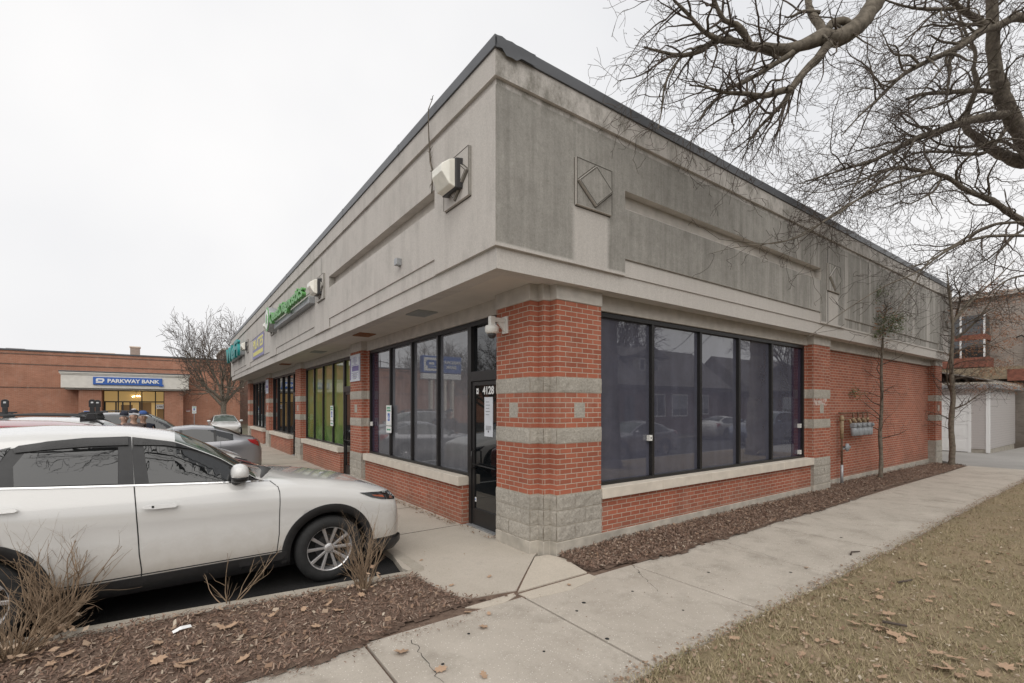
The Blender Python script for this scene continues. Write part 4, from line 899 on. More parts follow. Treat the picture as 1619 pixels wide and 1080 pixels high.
        for wx in p['wheels']:
            for sy in (-1, 1):
                y0, y1 = sy*(W-.31), sy*(W-.05); n = 24; vs = []
                for y in (y0, y1):
                    for k in range(n+1): a = math.pi*k/n; vs.append((-wx+math.cos(a)*(R+.062), y, R+math.sin(a)*(R+.062)))
                mb.add(vs, [(k, k+1, n+2+k, n+1+k) for k in range(n)], M['seam'])
        mb.box(-s.L+.35, -.35, -W+.33, W-.33, p['low']-.06, p['low']+.3, M['seam']); mb.build('underbody', s.r)
    def arch(s, wx, side, wd=.07, a0=-8, a1=188):
        R = s.P['rr']; r0 = R+.058; r1 = r0+wd; n = 30; o_ = []; i_ = []
        for k in range(n+1):
            a = math.radians(a0+(a1-a0)*k/n); o_.append((wx+r1*math.cos(a)*1.02, max(s.P['low']+.01, R+r1*math.sin(a)*1.03))); i_.append((wx+r0*math.cos(a), max(s.P['low']+.0, R+r0*math.sin(a))))
        mb = MB(); vs = []
        for q in o_: vs.append((-q[0], side*(s.side_y(q[0], q[1])+.004), q[1]))
        for q, t in zip(i_, o_): vs.append((-q[0], side*(max(s.side_y(t[0], t[1]), s.side_y(q[0], q[1]))+.018), q[1]))
        for q, t in zip(i_, o_): vs.append((-q[0], side*(s.side_y(t[0], t[1])-.05), q[1]))
        m_ = n+1; mb.add(vs, [(k,k+1,m_+k+1,m_+k) for k in range(n)]+[(m_+k,m_+k+1,2*m_+k+1,2*m_+k) for k in range(n)], M['trimblack']); return mb.build('wheel_arch_trim', s.r, smooth=True)
    def basic(s, side, glass='carglass'):
        p = s.P; g0, g1 = p['glass0'], p['glass1']; zb = lambda x: float(np.interp(x, s.S, s.c['zb'])); zr = lambda x: float(np.interp(x, s.S, s.c['zr']))
        X = np.linspace(g0+.06, g1-.10, 14); top = [(x, zr(x)-.035) for x in X]; bot = [(x, zb(x)+.02) for x in X[::-1]]
        top = [(X[0]-.04, zb(X[0])+.03)]+[q for q in top if q[1] > zb(q[0])+.05]
        w_ = s.decal('side_window', top+bot, M[glass], .006, .004, side); mid = (g0+g1)/2
        for x in (mid-.2, mid+.62) if p is not SEDAN else (mid-.2,):
            s.strip('window_pillar', [(x, zb(x)+.02), (x, zr(x)-.03)], .07, M['trimblack'], .008, .004, side, w_)
        for x in (g0+.0, mid-.2, mid+.75): s.strip('door_gap', [(x, p['low']+.12), (x, zb(x))], .008, M['seam'], .001, .001, side)
        for x in (mid-.45, mid+.45):
            z = zb(x)-.13; s.decal('door_handle', [(x-.1,z-.015),(x+.1,z-.015),(x+.1,z+.015),(x-.1,z+.015)], s.body.data.materials[0], .012, .02, side)
        for wx in p['wheels']: s.arch(wx, side, .045 if p is not SEDAN else .02)
        s.decal('sill_trim', [(p['wheels'][0]+.45, p['low']+.01),(p['wheels'][1]-.45, p['low']+.01),(p['wheels'][1]-.45, p['clad']),(p['wheels'][0]+.45, p['clad'])], M['trimblack'], .001, .008, side, grid=.2)
        x = g0+.12; z = zb(x)+.03; mb = MB(); vs = []
        for a in range(7):
            for b in range(10):
                th, ph = math.pi*a/6, 2*math.pi*b/10; vs.append((-x+.06*math.cos(th), side*(s.side_y(x, z)+.13+.12*math.sin(th)*math.cos(ph)), z+.075+.075*math.sin(th)*math.sin(ph)))
        mb.add(vs, [(a*10+b,(a+1)*10+b,(a+1)*10+(b+1)%10,a*10+(b+1)%10) for a in range(6) for b in range(10)], s.body.data.materials[0]); mb.build('side_mirror', s.r, smooth=True)
    def lights(s):
        p = s.P; zc0 = p['zb'][2]
        for side in (-1, 1):
            s.decal('headlight', [(.10,zc0-.14),(.14,zc0-.03),(.5,zc0+.01),(.3,zc0-.13)], M['carglass'], .003, .008, side, grid=.04)
            z = p['zb'][-3]; s.decal('tail_lamp', [(s.L-.07,z-.22),(s.L-.32,z-.08),(s.L-.4,z+.01),(s.L-.12,z+.01)], M['red_lens'], .003, .01, side, grid=.04)
    def rails(s, z=0):
        for side in (-1, 1):
            pts = []; 
            for x in np.linspace(2.45, 4.3, 12): pts.append((-x, side*(float(np.interp(x, s.S, s.c['wr']))-.05), float(np.interp(x, s.S, s.c['zc']))+.045-(.06 if x in (2.45, 4.3) else 0)))
            pts[0] = (pts[0][0]+.08, pts[0][1], pts[0][2]-.05); mb = MB(); mb.tube(pts, .018, 8, M['trimblack'])
            for x in (2.6, 4.1): mb.box(-x-.1, -x+.1, pts[3][1]-.015, pts[3][1]+.015, float(np.interp(x, s.S, s.c['zc']))-.04, float(np.interp(x, s.S, s.c['zc']))+.04, M['trimblack'])
            mb.build('roof_rail', s.r, smooth=False)
# the near white SUV
NOSE = -1.42
nc = Car((NOSE, .968+.965, -.07), 0, SUV, M['p_white'], 'white compact SUV parked nose-in beside the mulch bed, nearest the viewer', name='parked_suv', cat='car')
def CP(u, v, side=-1):
    """photo point on the near flank of the SUV -> (s, z) in the car's frame"""
    y = .97; r = ray(u, v)
    for _ in range(8):
        k = (y-CAM.y)/r.y; x = CAM.x+r.x*k; z = CAM.z+r.z*k+.07; S_ = NOSE-x; y = .968+.965-nc.side_y(min(max(S_, 0), nc.L), z)
    return (S_, z)
Z1 = lambda pts: [CP(a/2.453, 640+b/2.453) for a, b in pts]     # read from a 2.453x enlargement
X_R = [(3.95,1.635),(4.35,1.56),(4.42,1.50),(4.38,1.30),(4.2,1.29)]
fw = Z1([(558,160),(575,303),(870,294),(1030,288)]); 
glassA = nc.decal('front_side_window', Z1([(556,158),(640,163),(730,180),(800,200),(870,230),(900,245),(1000,287),(870,294),(578,303)]), M['carglass'], .010, .003)
nc.decal('window_surround', Z1([(513,122),(640,125),(740,140),(830,165),(900,198),(1040,284),(1037,290),(875,297),(522,309),(513,180)]), M['trimblack'], .005, .003, grid=.03)
nc.decal('wind_deflector', Z1([(517,126),(640,128),(740,143),(830,168),(900,200),(975,248),(960,262),(900,225),(820,192),(740,170),(640,156),(519,155)]), M['glossblack'], .014, .014, parent=glassA, grid=.03)
glassB = nc.decal('rear_side_window', Z1([(52,240),(96,188),(250,170),(458,164),(458,306),(55,318)]), M['carglass'], .010, .003)
nc.decal('window_surround', Z1([(0,192),(60,160),(180,140),(330,128),(508,122),(512,310),(60,321),(0,322)])[0:0] or (lambda q: [(4.30,1.31),(4.36,1.38),(4.1,1.56)]+q)(Z1([(45,170),(180,142),(330,128),(508,122),(513,180),(520,309),(56,321)])), M['trimblack'], .005, .003, grid=.03)
nc.decal('wind_deflector', Z1([(50,172),(75,158),(200,140),(350,130),(497,126),(499,155),(350,160),(200,172),(60,186)]), M['glossblack'], .014, .014, parent=glassB, grid=.03)
nc.decal('quarter_window', (lambda q: [(4.24,1.36),(4.05,1.54)]+q)(Z1([(44,164),(2,218)])), M['carglass'], .010, .003)
nc.strip('chrome_strip', Z1([(1040,291),(875,300),(522,312),(200,321),(0,325)])+[(4.2,1.30)], .014, M['chrome'], .004, .005)
nc.strip('door_gap', Z1([(520,312),(527,400),(535,500),(540,580),(549,640),(548,706)]), .009, M['seam'], .001, .002)
nc.strip('door_gap', Z1([(1045,294),(1078,318),(1085,340),(1083,500),(1075,560),(1068,600)]), .008, M['seam'], .001, .002)
nc.strip('door_gap', [(4.33,1.25),(4.30,1.0),(4.19,.86),(4.15,.8)], .008, M['seam'], .001, .002)
for pts in (Z1([(552,396),(590,386),(680,381),(690,386),(680,394),(600,402),(556,402)]), Z1([(-60,416),(-20,404),(60,400),(73,408),(60,415),(-15,422)])):
    h_ = nc.decal('door_handle', pts, M['p_white'], .022, .022, grid=.05)
rec = Z1([(600,402),(612,378),(650,368),(678,374),(690,390),(668,410),(630,416)]); nc.decal('handle_recess', rec, M['p_white'], .001, .0015, grid=.04)
lk = Z1([(589,389),(598,389),(598,397),(589,397)]); nc.decal('keyhole', lk, M['seam'], .046, .002)
for wx in (.93, 3.77): nc.arch(wx, -1, .075)
for wx in (.93, 3.77): nc.arch(wx, 1, .075)
nc.decal('sill_trim', [(1.33,.25),(3.37,.25),(3.37,.385),(3.3,.415),(1.45,.435),(1.33,.44)], M['trimblack'], .001, .016, grid=.1)
nc.strip('sill_trim', [(1.35,.45),(3.4,.43)], .010, M['seam'], .0, .003)
nc.basic(1)
hl = nc.decal('headlight', [(.07,.93),(.28,.965),(.58,.985),(.44,.915),(.30,.875),(.12,.85)], M['carglass'], .002, .008, grid=.03)
nc.decal('indicator', [(.27,.895),(.40,.925),(.44,.945),(.29,.925)], mat('amber_lamp', (.30,.07,.03), .3), .011, .002, parent=hl, grid=.03)
nc.decal('lamp_lens', [(.15,.87),(.20,.875),(.20,.945),(.15,.935)], M['chrome'], .011, .003, parent=hl, grid=.03)
nc.decal('headlight', [(.07,.93),(.28,.965),(.58,.985),(.44,.915),(.30,.875),(.12,.85)], M['carglass'], .002, .008, side=1, grid=.03)
mb = MB()      # lower front bumper lip
prof = []
for side in (-1, 1):
    for S_ in (np.r_[np.linspace(.56,.03,12)] if side < 0 else np.linspace(.03,.56,12)):
        w_ = float(np.interp(S_, nc.S, nc.c['wp'])); prof.append((-S_, side*w_*.97))
vs = []; 
for (x, y) in prof: vs += [(x+.012+(.02 if abs(y) < .8 else 0), y*1.02, .37), (x+.03, y*1.03, .30), (x-.02, y*.97, .215)]
n = len(prof); mb.add(vs, [(i*3+j,(i+1)*3+j,(i+1)*3+j+1,i*3+j+1) for i in range(n-1) for j in range(2)], M['trimblack']); mb.build('bumper_lip', nc.r, smooth=True)
mb = MB(); mb.box(-.05,.012,-.42,.42,.48,.80,M['trimblack']); mb.tube([(.02,-.45,.80),(.03,-.4,.55),(.035,0,.47),(.03,.4,.55),(.02,.45,.80)], .015, 8, M['chrome']); mb.build('grille', nc.r)
# mirror on the near side
mx, mz = Z1([(925,272)])[0]; y_ = -(nc.side_y(mx, mz)); mm = empty('side_mirror', (-mx, y_-.09, mz)); mm.parent = nc.r
def ell(mb, c, rx, ry, rz, m, n1=10, n2=16, cutz=None, flat=1):
    vs = []
    for a in range(n1+1):
        for b in range(n2):
            th, ph = math.pi*a/n1, 2*math.pi*b/n2; x = math.cos(ph)*math.sin(th); y = math.sin(ph)*math.sin(th); z = math.cos(th)
            sg = lambda t, e: math.copysign(abs(t)**e, t); z_ = sg(z, .8)
            if cutz is not None: z_ = max(z_, cutz) if cutz < 0 else min(z_, cutz)
            vs.append((c[0]+rx*sg(x, .8), c[1]+ry*sg(y, .8), c[2]+rz*z_))
    mb.add(vs, [(a*n2+b,(a+1)*n2+b,(a+1)*n2+(b+1)%n2,a*n2+(b+1)%n2) for a in range(n1) for b in range(n2)], m)
mb = MB(); ell(mb, (0,-.03,.03), .085, .125, .10, M['p_white'], cutz=-.42); mb.build('mirror_cap', mm, smooth=True)
mb = MB(); ell(mb, (0,-.03,-.012), .084, .124, .055, M['trimblack'], cutz=.35); mb.tube([(-.01,.10,-.06),(-.03,.02,-.055),(-.02,-.04,-.03)], [.05,.045,.03], 8, M['trimblack']); mb.build('mirror_base', mm, smooth=True)
# cowl and wipers
mb = MB(); vs = []; 
for k in range(13):
    y = -.76+1.52*k/12; b = (1-(y/.8)**2)*.20
    for t in (0, .5, 1): vs.append((-1.66+b*.9+t*.12-.05, y*(1-.05*t), 1.272-abs(y)*.055+(.012 if t == .5 else .0)-.02*t))
mb.add(vs, [(k*3+j,(k+1)*3+j,(k+1)*3+j+1,k*3+j+1) for k in range(12) for j in range(2)], M['trimblack']); mb.build('cowl', nc.r, smooth=True)
for y0 in (-.25, .35):
    mb = MB(); mb.tube([(-1.60,y0+.28,1.30),(-1.76,y0,1.372),(-1.80,y0-.32,1.375)], .009, 6, M['trimblack']); mb.build('wiper', nc.r)
# other cars
def simple(loc, rz, P, pm, label, cat='car', rails=False, group='cars in the parking lot', sides=(-1, 1)):
    c = Car(loc, rz, P, M[pm], label, group, cat)
    for sd_ in sides: c.basic(sd_)
    c.lights()
    if rails: c.rails()
    return c
c2 = simple((-2.4, 4.75, -.07), 0, scaled(SUV), 'p_red', 'dark red SUV, only its roof visible just beyond the nearest white SUV')
c3 = simple((-2.5, 7.6, -.07), 0, scaled(SUV), 'p_white', 'white SUV with black roof rails and empty rack crossbars, beyond the red one', rails=True)
def rack(x, y):
    r = empty('roof_rack', (x, y, 1.74), label='black crossbar with upright kayak cradles across the white roof, %s' % ('front one' if x > -5.2 else 'rear one'), category='roof rack', group='roof racks')
    mb = MB(); mb.box(-.045,.045,-.62,.62,.06,.085,M['trimblack']); mb.build('crossbar', r, bevel=.01)
    for s_ in (-.62, .62):
        mb = MB(); mb.extr([(-.09,s_-.05,-.03),(.09,s_-.05,-.03),(.05,s_-.05,.09),(-.05,s_-.05,.09)], (0,.1,0), M['trimblack']); mb.build('foot', r, bevel=.01)
    for s_ in (-.45, .35):
        mb = MB(); mb.box(-.035,.035,s_-.02,s_+.02,.085,.20,M['trimblack'])
        mb.extr([(-.05,s_-.02,.20),(.05,s_-.02,.20),(.05,s_-.02,.32),(.025,s_-.02,.345),(-.025,s_-.02,.345),(-.05,s_-.02,.32)], (0,.035,0), M['trimblack']); mb.box(-.02,.02,s_-.024,s_+.02,.27,.30,M['chrome']); mb.box(-.02,.16,s_-.015,s_+.015,.09,.115,M['trimblack']); mb.build('cradle', r, bevel=.004)
rack(-5.05, 7.6); rack(-6.35, 7.6)
c4 = simple((-6.15, 12.35, -.07), math.pi, scaled(SEDAN), 'p_silver', 'silver sedan with red tail lamps, backed in towards the shops')
c5 = simple((-2.0, 15.9, -.07), 0, scaled(SUV), 'p_grey', 'dark grey SUV with silver roof rails beyond the silver sedan', rails=True)
c6 = simple((-.85, 31.4, -.07), -math.pi/2, scaled(SEDAN), 'p_white', 'small white sedan facing the viewer beyond the end of the shops')
c7 = simple((9.3, -8.0, -.1), math.pi, scaled(SEDAN), 'p_silver', 'silver sedan parked at the kerb of the side street, seen mirrored in the side window', group='cars on the side street')
c8 = simple((20.5, -8.0, -.1), math.pi, scaled(SUV), 'p_blue', 'dark blue SUV parked farther along the side street, seen mirrored in the side window', group='cars on the side street')
c9 = simple((27.5, -11.7, -.1), 0, scaled(SEDAN), 'p_white', 'white sedan parked across the side street, seen mirrored in the side window', group='cars on the side street')
# ------------------------------------------------------------------ bank
M['beige'] = mat('beige_canopy_plaster', (.68,.65,.59), .9, noise_amt=.06, nscale=4)
BK_ = empty('bank_building', (-3, 50, 0), label='low orange-brown brick bank building with pale canopy over its entrance', category='building'); bo = (-3, 50, 0)
def LB(o, rr=BK_, q=bo): o.location = (-q[0], -q[1], -q[2]); return o
YB = 48.
mb = MB(); Bm = M['bank_brick']; mb.box(-45,-10.0,YB,YB+.4,-.2,6.35,Bm); mb.box(-3.75,1.55,YB,YB+.4,-.2,6.35,Bm); mb.box(-10.0,-3.75,YB,YB+.4,3.5,6.35,Bm); mb.box(-45,1.55,YB+.4,75,-.2,6.2,Bm)
for z in (6.05, 5.25, 3.42): 
    for a, b in ((-45,-10.6),(-3.4,1.56)) if z < 5 else ((-45,1.56),): mb.box(a,b,YB-.012,YB,z,z+.09,M['dark_brick'])
LB(mb.build('wall', BK_))
mb = MB(); mb.box(-45.1,1.62,YB-.06,YB+.5,6.35,6.47,M['coping']); LB(mb.build('roof_edge', BK_))
for a, b in ((-9.9,-8.5),(-4.35,-3.0)):
    mb = MB(); mb.box(a,b,YB-1.5,YB-.1,-.2,3.35,Bm); LB(mb.build('entrance_pillar', BK_))
mb = MB(); mb.box(-10.9,-2.6,YB-1.9,YB,3.45,4.5,M['beige']); mb.box(-10.95,-2.55,YB-1.95,YB,4.5,4.6,M['beige']); mb.box(-11.0,-2.5,YB-2.0,YB,4.6,4.72,M['beige']); mb.box(-11.02,-2.48,YB-2.03,YB,4.72,4.81,M['coping']); mb.box(-10.7,-2.8,YB-1.7,YB,3.33,3.45,M['beige']); LB(mb.build('canopy', BK_, bevel=.02))
sg = empty('bank_sign', (-6.7, YB-1.92, 4.05), label='blue PARKWAY BANK sign on the bank canopy', category='sign')
mb = MB(); mb.box(-2.28,2.22,-.1,0,-.31,.31,M['bluep']); mb.box(2.0,2.3,-.09,0,-.37,-.2,M['bluep']); mb.build('sign_panel', sg, bevel=.02)
t = text_mesh('PARKWAY BANK', .42, .012, M['white'], 'lettering', sg, face_mtx((.38,-.12,0), (0,-1,0)), 1.05, .014); fit(t, 0, -1.38, 2.02)
def plogo(parent, cx, cz, s, y, flip=1, m='white', m2='bluep'):
    mb = MB(); mb.extr([(cx-s*.5,y,cz-s*.3),(cx+s*.32,y,cz-s*.3),(cx+s*.32,y,cz-s*.12),(cx+s*.5,y,cz+s*.0),(cx+s*.5,y,cz+s*.3),(cx+s*.36,y,cz+s*.42),(cx-s*.36,y,cz+s*.42),(cx-s*.5,y,cz+s*.3)], (0,-.02*flip,0), M[m])
    mb.extr([(cx-s*.26,y-.022*flip,cz+s*.02),(cx+s*.26,y-.022*flip,cz+s*.02),(cx+s*.26,y-.022*flip,cz+s*.22),(cx-s*.26,y-.022*flip,cz+s*.22)], (0,-.004*flip,0), M[m2]); mb.extr([(cx-s*.5,y-.022*flip,cz-s*.14),(cx+s*.2,y-.022*flip,cz-s*.14),(cx+s*.2,y-.022*flip,cz-s*.10),(cx-s*.5,y-.022*flip,cz-s*.10)], (0,-.004*flip,0), M[m2]); return mb.build('logo', parent)
plogo(sg, -1.84, -.02, .52, -.1)
warm = mat('lit_interior_wall', (.40,.27,.12), .8, emis=(.55,.36,.14,.42)); warm2 = mat('lit_interior_dark', (.10,.06,.03), .8, emis=(.3,.17,.07,.25)); bulb = mat('lit_bulbs', (1,.9,.7), .5, emis=(1,.85,.55,5))
mb = MB(); mb.box(-8.5,-4.35,YB+.35,YB+.39,0,3.33,warm); mb.box(-7.4,-6.6,YB+.3,YB+.34,0,2.1,warm2); mb.box(-6.1,-5.3,YB+.3,YB+.34,0,2.3,warm2); mb.box(-4.9,-4.4,YB+.3,YB+.34,0,1.9,warm2); mb.box(-8.4,-8.0,YB+.3,YB+.34,0,1.3,warm2); LB(mb.build('lobby', BK_))
mb = MB()
for x in (-8.5,-7.55,-5.95,-5.0,-4.38): mb.box(x-.04,x+.04,YB-.02,YB+.06,0,3.33,BK)
mb.box(-8.5,-4.35,YB-.025,YB+.07,2.32,2.42,BK); mb.box(-8.5,-4.35,YB-.025,YB+.07,3.27,3.34,BK)
for x in (-8.42,-7.7,-7.25,-6.75,-6.1): mb.box(x-.05,x+.05,YB-.03,YB+.05,0,2.32,M['grey_al'])
LB(mb.build('entrance_frame', BK_))
mb = MB()
for k in range(9): a = k*.7; mb.box(-6.35+.26*math.cos(a)-.03,-6.35+.26*math.cos(a)+.03,YB+.12,YB+.18,2.85+.05*math.sin(a*1.7)-.03,2.85+.05*math.sin(a*1.7)+.04,bulb)
mb.box(-6.37,-6.33,YB+.13,YB+.17,2.9,3.3,M['brass']); ch = mb.build('chandelier', label='lit chandelier glowing inside the bank entrance', category='lamp')
mb = MB(); mb.box(-4.95,-4.42,YB-.05,YB-.03,1.75,2.15,M['white']); q_ = mb.build('rate_poster', label='white rate poster in the bank entrance window', category='poster')
t = text_mesh('3.75%', .2, .003, M['ink'], 'lettering', q_, face_mtx((-4.685,YB-.055,1.93), (0,-1,0)), .85, .004)
hc_sign(-2.25, 44.5, 1.75, 'distant blue and white parking sign on a post before the bank wall', (0,-1,0), True, 1.0)
mb = MB(); mb.box(-2.75,-2.45,YB-.02,YB-.005,1.5,1.68,M['white']); mb.box(-2.74,-2.46,YB-.024,YB-.02,1.59,1.67,M['red_lens']); mb.build('wall_sign', label='small red and white notice on the bank wall', category='sign')
mb = MB(); mb.box(-9.6,-9.25,YB-1.53,YB-1.505,1.5,1.62,M['white']); mb.box(-9.58,-9.27,YB-1.535,YB-1.53,1.53,1.6,M['bluep']); mb.build('wall_sign', label='small white and blue notice on the left bank entrance pillar', category='sign')
for x0, x1, y0, y1, z1, m, nm, lab in ((-7.2,-6.45,56,56.8,8.0,'tan_brick','chimney','tall tan brick chimney behind the bank roof'),(-15.2,-14.2,53,54,6.95,'galv','rooftop_unit','small pale vent box at the left of the bank roof'),(-10.8,-8.2,53,55,6.95,'tan_brick','rooftop_unit','long low tan housing on the bank roof')):
    mb = MB(); mb.box(x0,x1,y0,y1,6.1,z1-.12,M[m]); mb.box(x0-.06,x1+.06,y0-.06,y1+.06,z1-.12,z1,M['sill' if m != 'galv' else 'galv']); mb.build(nm, bevel=.01, label=lab, category='chimney' if nm == 'chimney' else 'roof unit')
mb = MB(); mb.box(1.6,14,60,72,-.2,6.6,M['dark_brick']); mb.box(1.6,14,59.9,72,6.6,8.9,M['tan_brick']); db = mb.build('distant_building', label='dark brick building with pale upper wall behind the bank corner', category='building')
mb = MB()
for x in (2.2, 4.6, 7.0): mb.box(x,x+.9,59.93,59.99,4.3,5.9,M['glass_d']); mb.box(x-.08,x+.98,59.95,60,4.2,4.3,M['sill'])
mb.build('window', db)
mb = MB(); mb.box(2.5,12,80,92,-.2,10.6,M['dark_brick']); mb.box(2.4,12.1,79.9,92.1,10.6,10.9,M['found']); db = mb.build('distant_building', label='tall dark brick block showing above the bank through the bare tree', category='building')
mb = MB()
for x in (3.4,5.8,8.2):
    for z in (6.2,8.4): mb.box(x,x+.9,79.93,79.99,z,z+1.5,M['glass_d'])
mb.build('window', db)
# street lamp finial seen over the bank roof
r = empty('street_lamp', (-19.5, 60, 0), label='dark ornamental lamp post top over the left end of the bank roof', category='street lamp')
mb = MB(); mb.lathe([(.16,0),(.1,.8),(.07,1.0),(.06,8.2),(.09,8.3),(.03,8.5),(.02,9.1),(.0,9.4)], 12, BK); mb.build('post', r, smooth=True)
mb = MB(); mb.tube([(-2.0,0,7.9),(-.8,0,8.2),(0,0,8.3),(.5,0,8.25)], .04, 8, BK); mb.build('arm', r)
# ------------------------------------------------------------------ garage and apartment house beyond the alley
SD = mat('white_vinyl_siding', (.60,.57,.555), .6); g = NG(SD); geo = g.n('NewGeometry'); x, y, z = sep(g, geo.outputs['Position']); fr = g.math('FRACT', g.math('DIVIDE', z, .105)); g.bump(fr, 1, .03); g.l(g.mix(g.ramp(fr, .0, .10), (.36,.335,.32), (.62,.585,.57)), g.p.inputs['Base Color'])
GR = empty('garage', (23.8, -.28, 0), label='white vinyl-sided garage with a panelled door across the alley', category='garage'); go = (23.8, -.28, 0)
mb = MB(); mb.box(23.8,29.6,-.28,5.6,.16,2.72,SD); LB(mb.build('siding_wall', GR), GR, go)
mb = MB(); mb.box(23.83,29.57,-.25,5.5,-.15,.16,M['found']); LB(mb.build('footing', GR), GR, go)
mb = MB(); mb.box(23.765,23.9,-.315,-.20,.02,2.72,M['white']); mb.box(23.765,23.8,.25,.35,0,2.32,M['white']); mb.box(23.765,23.8,3.35,3.45,0,2.32,M['white']); mb.box(23.762,23.8,.25,3.45,2.32,2.45,M['white']); LB(mb.build('corner_trim', GR), GR, go)
gd = MB(); 
for k in range(4):
    gd.box(23.78,23.81,.35,3.35,.02+k*.575,.02+k*.575+.565,M['white'])
    for j in range(4): gd.box(23.772,23.78,.47+j*.72,1.07+j*.72,.12+k*.575,.12+k*.575+.37,M['white'])
LB(gd.build('overhead_door', GR, bevel=.006), GR, go)
mb = MB(); mb.box(23.45,30,-.55,5.9,2.72,2.88,M['galv']); mb.box(23.5,29.9,-.5,5.8,2.88,2.98,M['found']); LB(mb.build('roof', GR), GR, go)
sl = mat('roof_shingle', (.24,.215,.19), .9, noise_amt=.3, nscale=10); mb = MB(); mb.extr([(23.5,-.5,2.98),(29.9,-.5,2.98),(29.9,2.4,3.75),(23.5,2.4,3.75)], (0,0,.05), sl); mb.extr([(23.5,5.8,2.98),(29.9,5.8,2.98),(29.9,2.4,3.75),(23.5,2.4,3.75)], (0,0,.05), sl); LB(mb.build('pitched_roof', GR), GR, go)
redw = mat('weathered_red_boards', (.20,.075,.05), .85, noise_amt=.35, nscale=9); oldw = mat('weathered_boards', (.24,.19,.13), .9, noise_amt=.4, nscale=7)
AP = empty('apartment_house', (30.5, 0, 0), label='tan brick apartment house with dark bay windows and red boards behind the garage', category='building'); ao = (30.5, 0, 0)
mb = MB(); mb.box(30.5,44,-3.6,14,-.2,7.6,M['tan_brick']); LB(mb.build('wall', AP), AP, ao)
mb = MB(); mb.box(30.3,44.2,-3.8,14.2,7.6,7.85,M['lintel']); LB(mb.build('roof_edge', AP), AP, ao)
mb = MB(); mb.box(29.2,30.5,.6,4.6,3.95,4.45,redw); mb.box(29.3,30.5,.7,4.5,5.35,5.62,redw); LB(mb.build('bay_panels', AP), AP, ao)
mb = MB(); mb.box(29.35,30.5,.75,4.45,4.45,5.35,M['glass_d']); mb.box(29.35,30.5,.75,4.45,5.62,6.6,M['glass_d']); LB(mb.build('bay_window', AP), AP, ao)
mb = MB()
for y in (.72,1.6,2.5,3.4,4.4): mb = MB(); mb.box(29.31,29.35,y,y+.07,4.45,6.6,M['white']); LB(mb.build('window_bar', AP), AP, ao)
mb = MB(); mb.box(29.0,30.5,-.9,4.9,3.3,3.9,oldw); mb.box(28.96,29.0,-.9,-.1,3.2,3.75,redw); LB(mb.build('balcony_wall', AP), AP, ao)
mb = MB(); 
for y in (-1.75,-1.95): mb.tube([(30.42,y,0),(30.42,y,7.6)], .055, 8, M['white'])
mb.tube([(30.4,-.55,3.9),(30.4,-.55,5.3),(30.4,-.4,5.5),(30.4,-.2,5.4)], .03, 6, BK); LB(mb.build('downpipe', AP), AP, ao)
mb = MB(); mb.box(33,34.2,-1.9,-.9,7.5,9.3,M['tan_brick']); mb.box(32.9,34.3,-2,-.8,9.3,9.55,M['found']); LB(mb.build('chimney', AP), AP, ao)
r = empty('wooden_fence', (30, -2.5, 0), label='brown board fence at the right edge beyond the garage', category='fence')
for k in range(16): mb = MB(); mb.box(-.2+k*.16,-.05+k*.16,1.4,1.43,-.1,1.7,oldw); mb.build('board', r)
mb = MB(); mb.box(-.3,2.5,1.43,1.48,.4,.5,oldw); mb.box(-.3,2.5,1.43,1.48,1.3,1.4,oldw); mb.build('rail', r)
mb = MB(); mb.tube([(18.6,.4,6.15),(26,-1.2,6.75),(36,-4,8.3)], .012, 5, BK); mb.build('overhead_wire', label='upper black wire running from the far roof corner to the right', category='wire')
mb = MB(); mb.tube([(18.6,.4,5.5),(26,-1.0,5.5),(36,-3,6.2)], .010, 5, BK); mb.build('overhead_wire', label='lower thin black wire behind the small alley tree', category='wire')
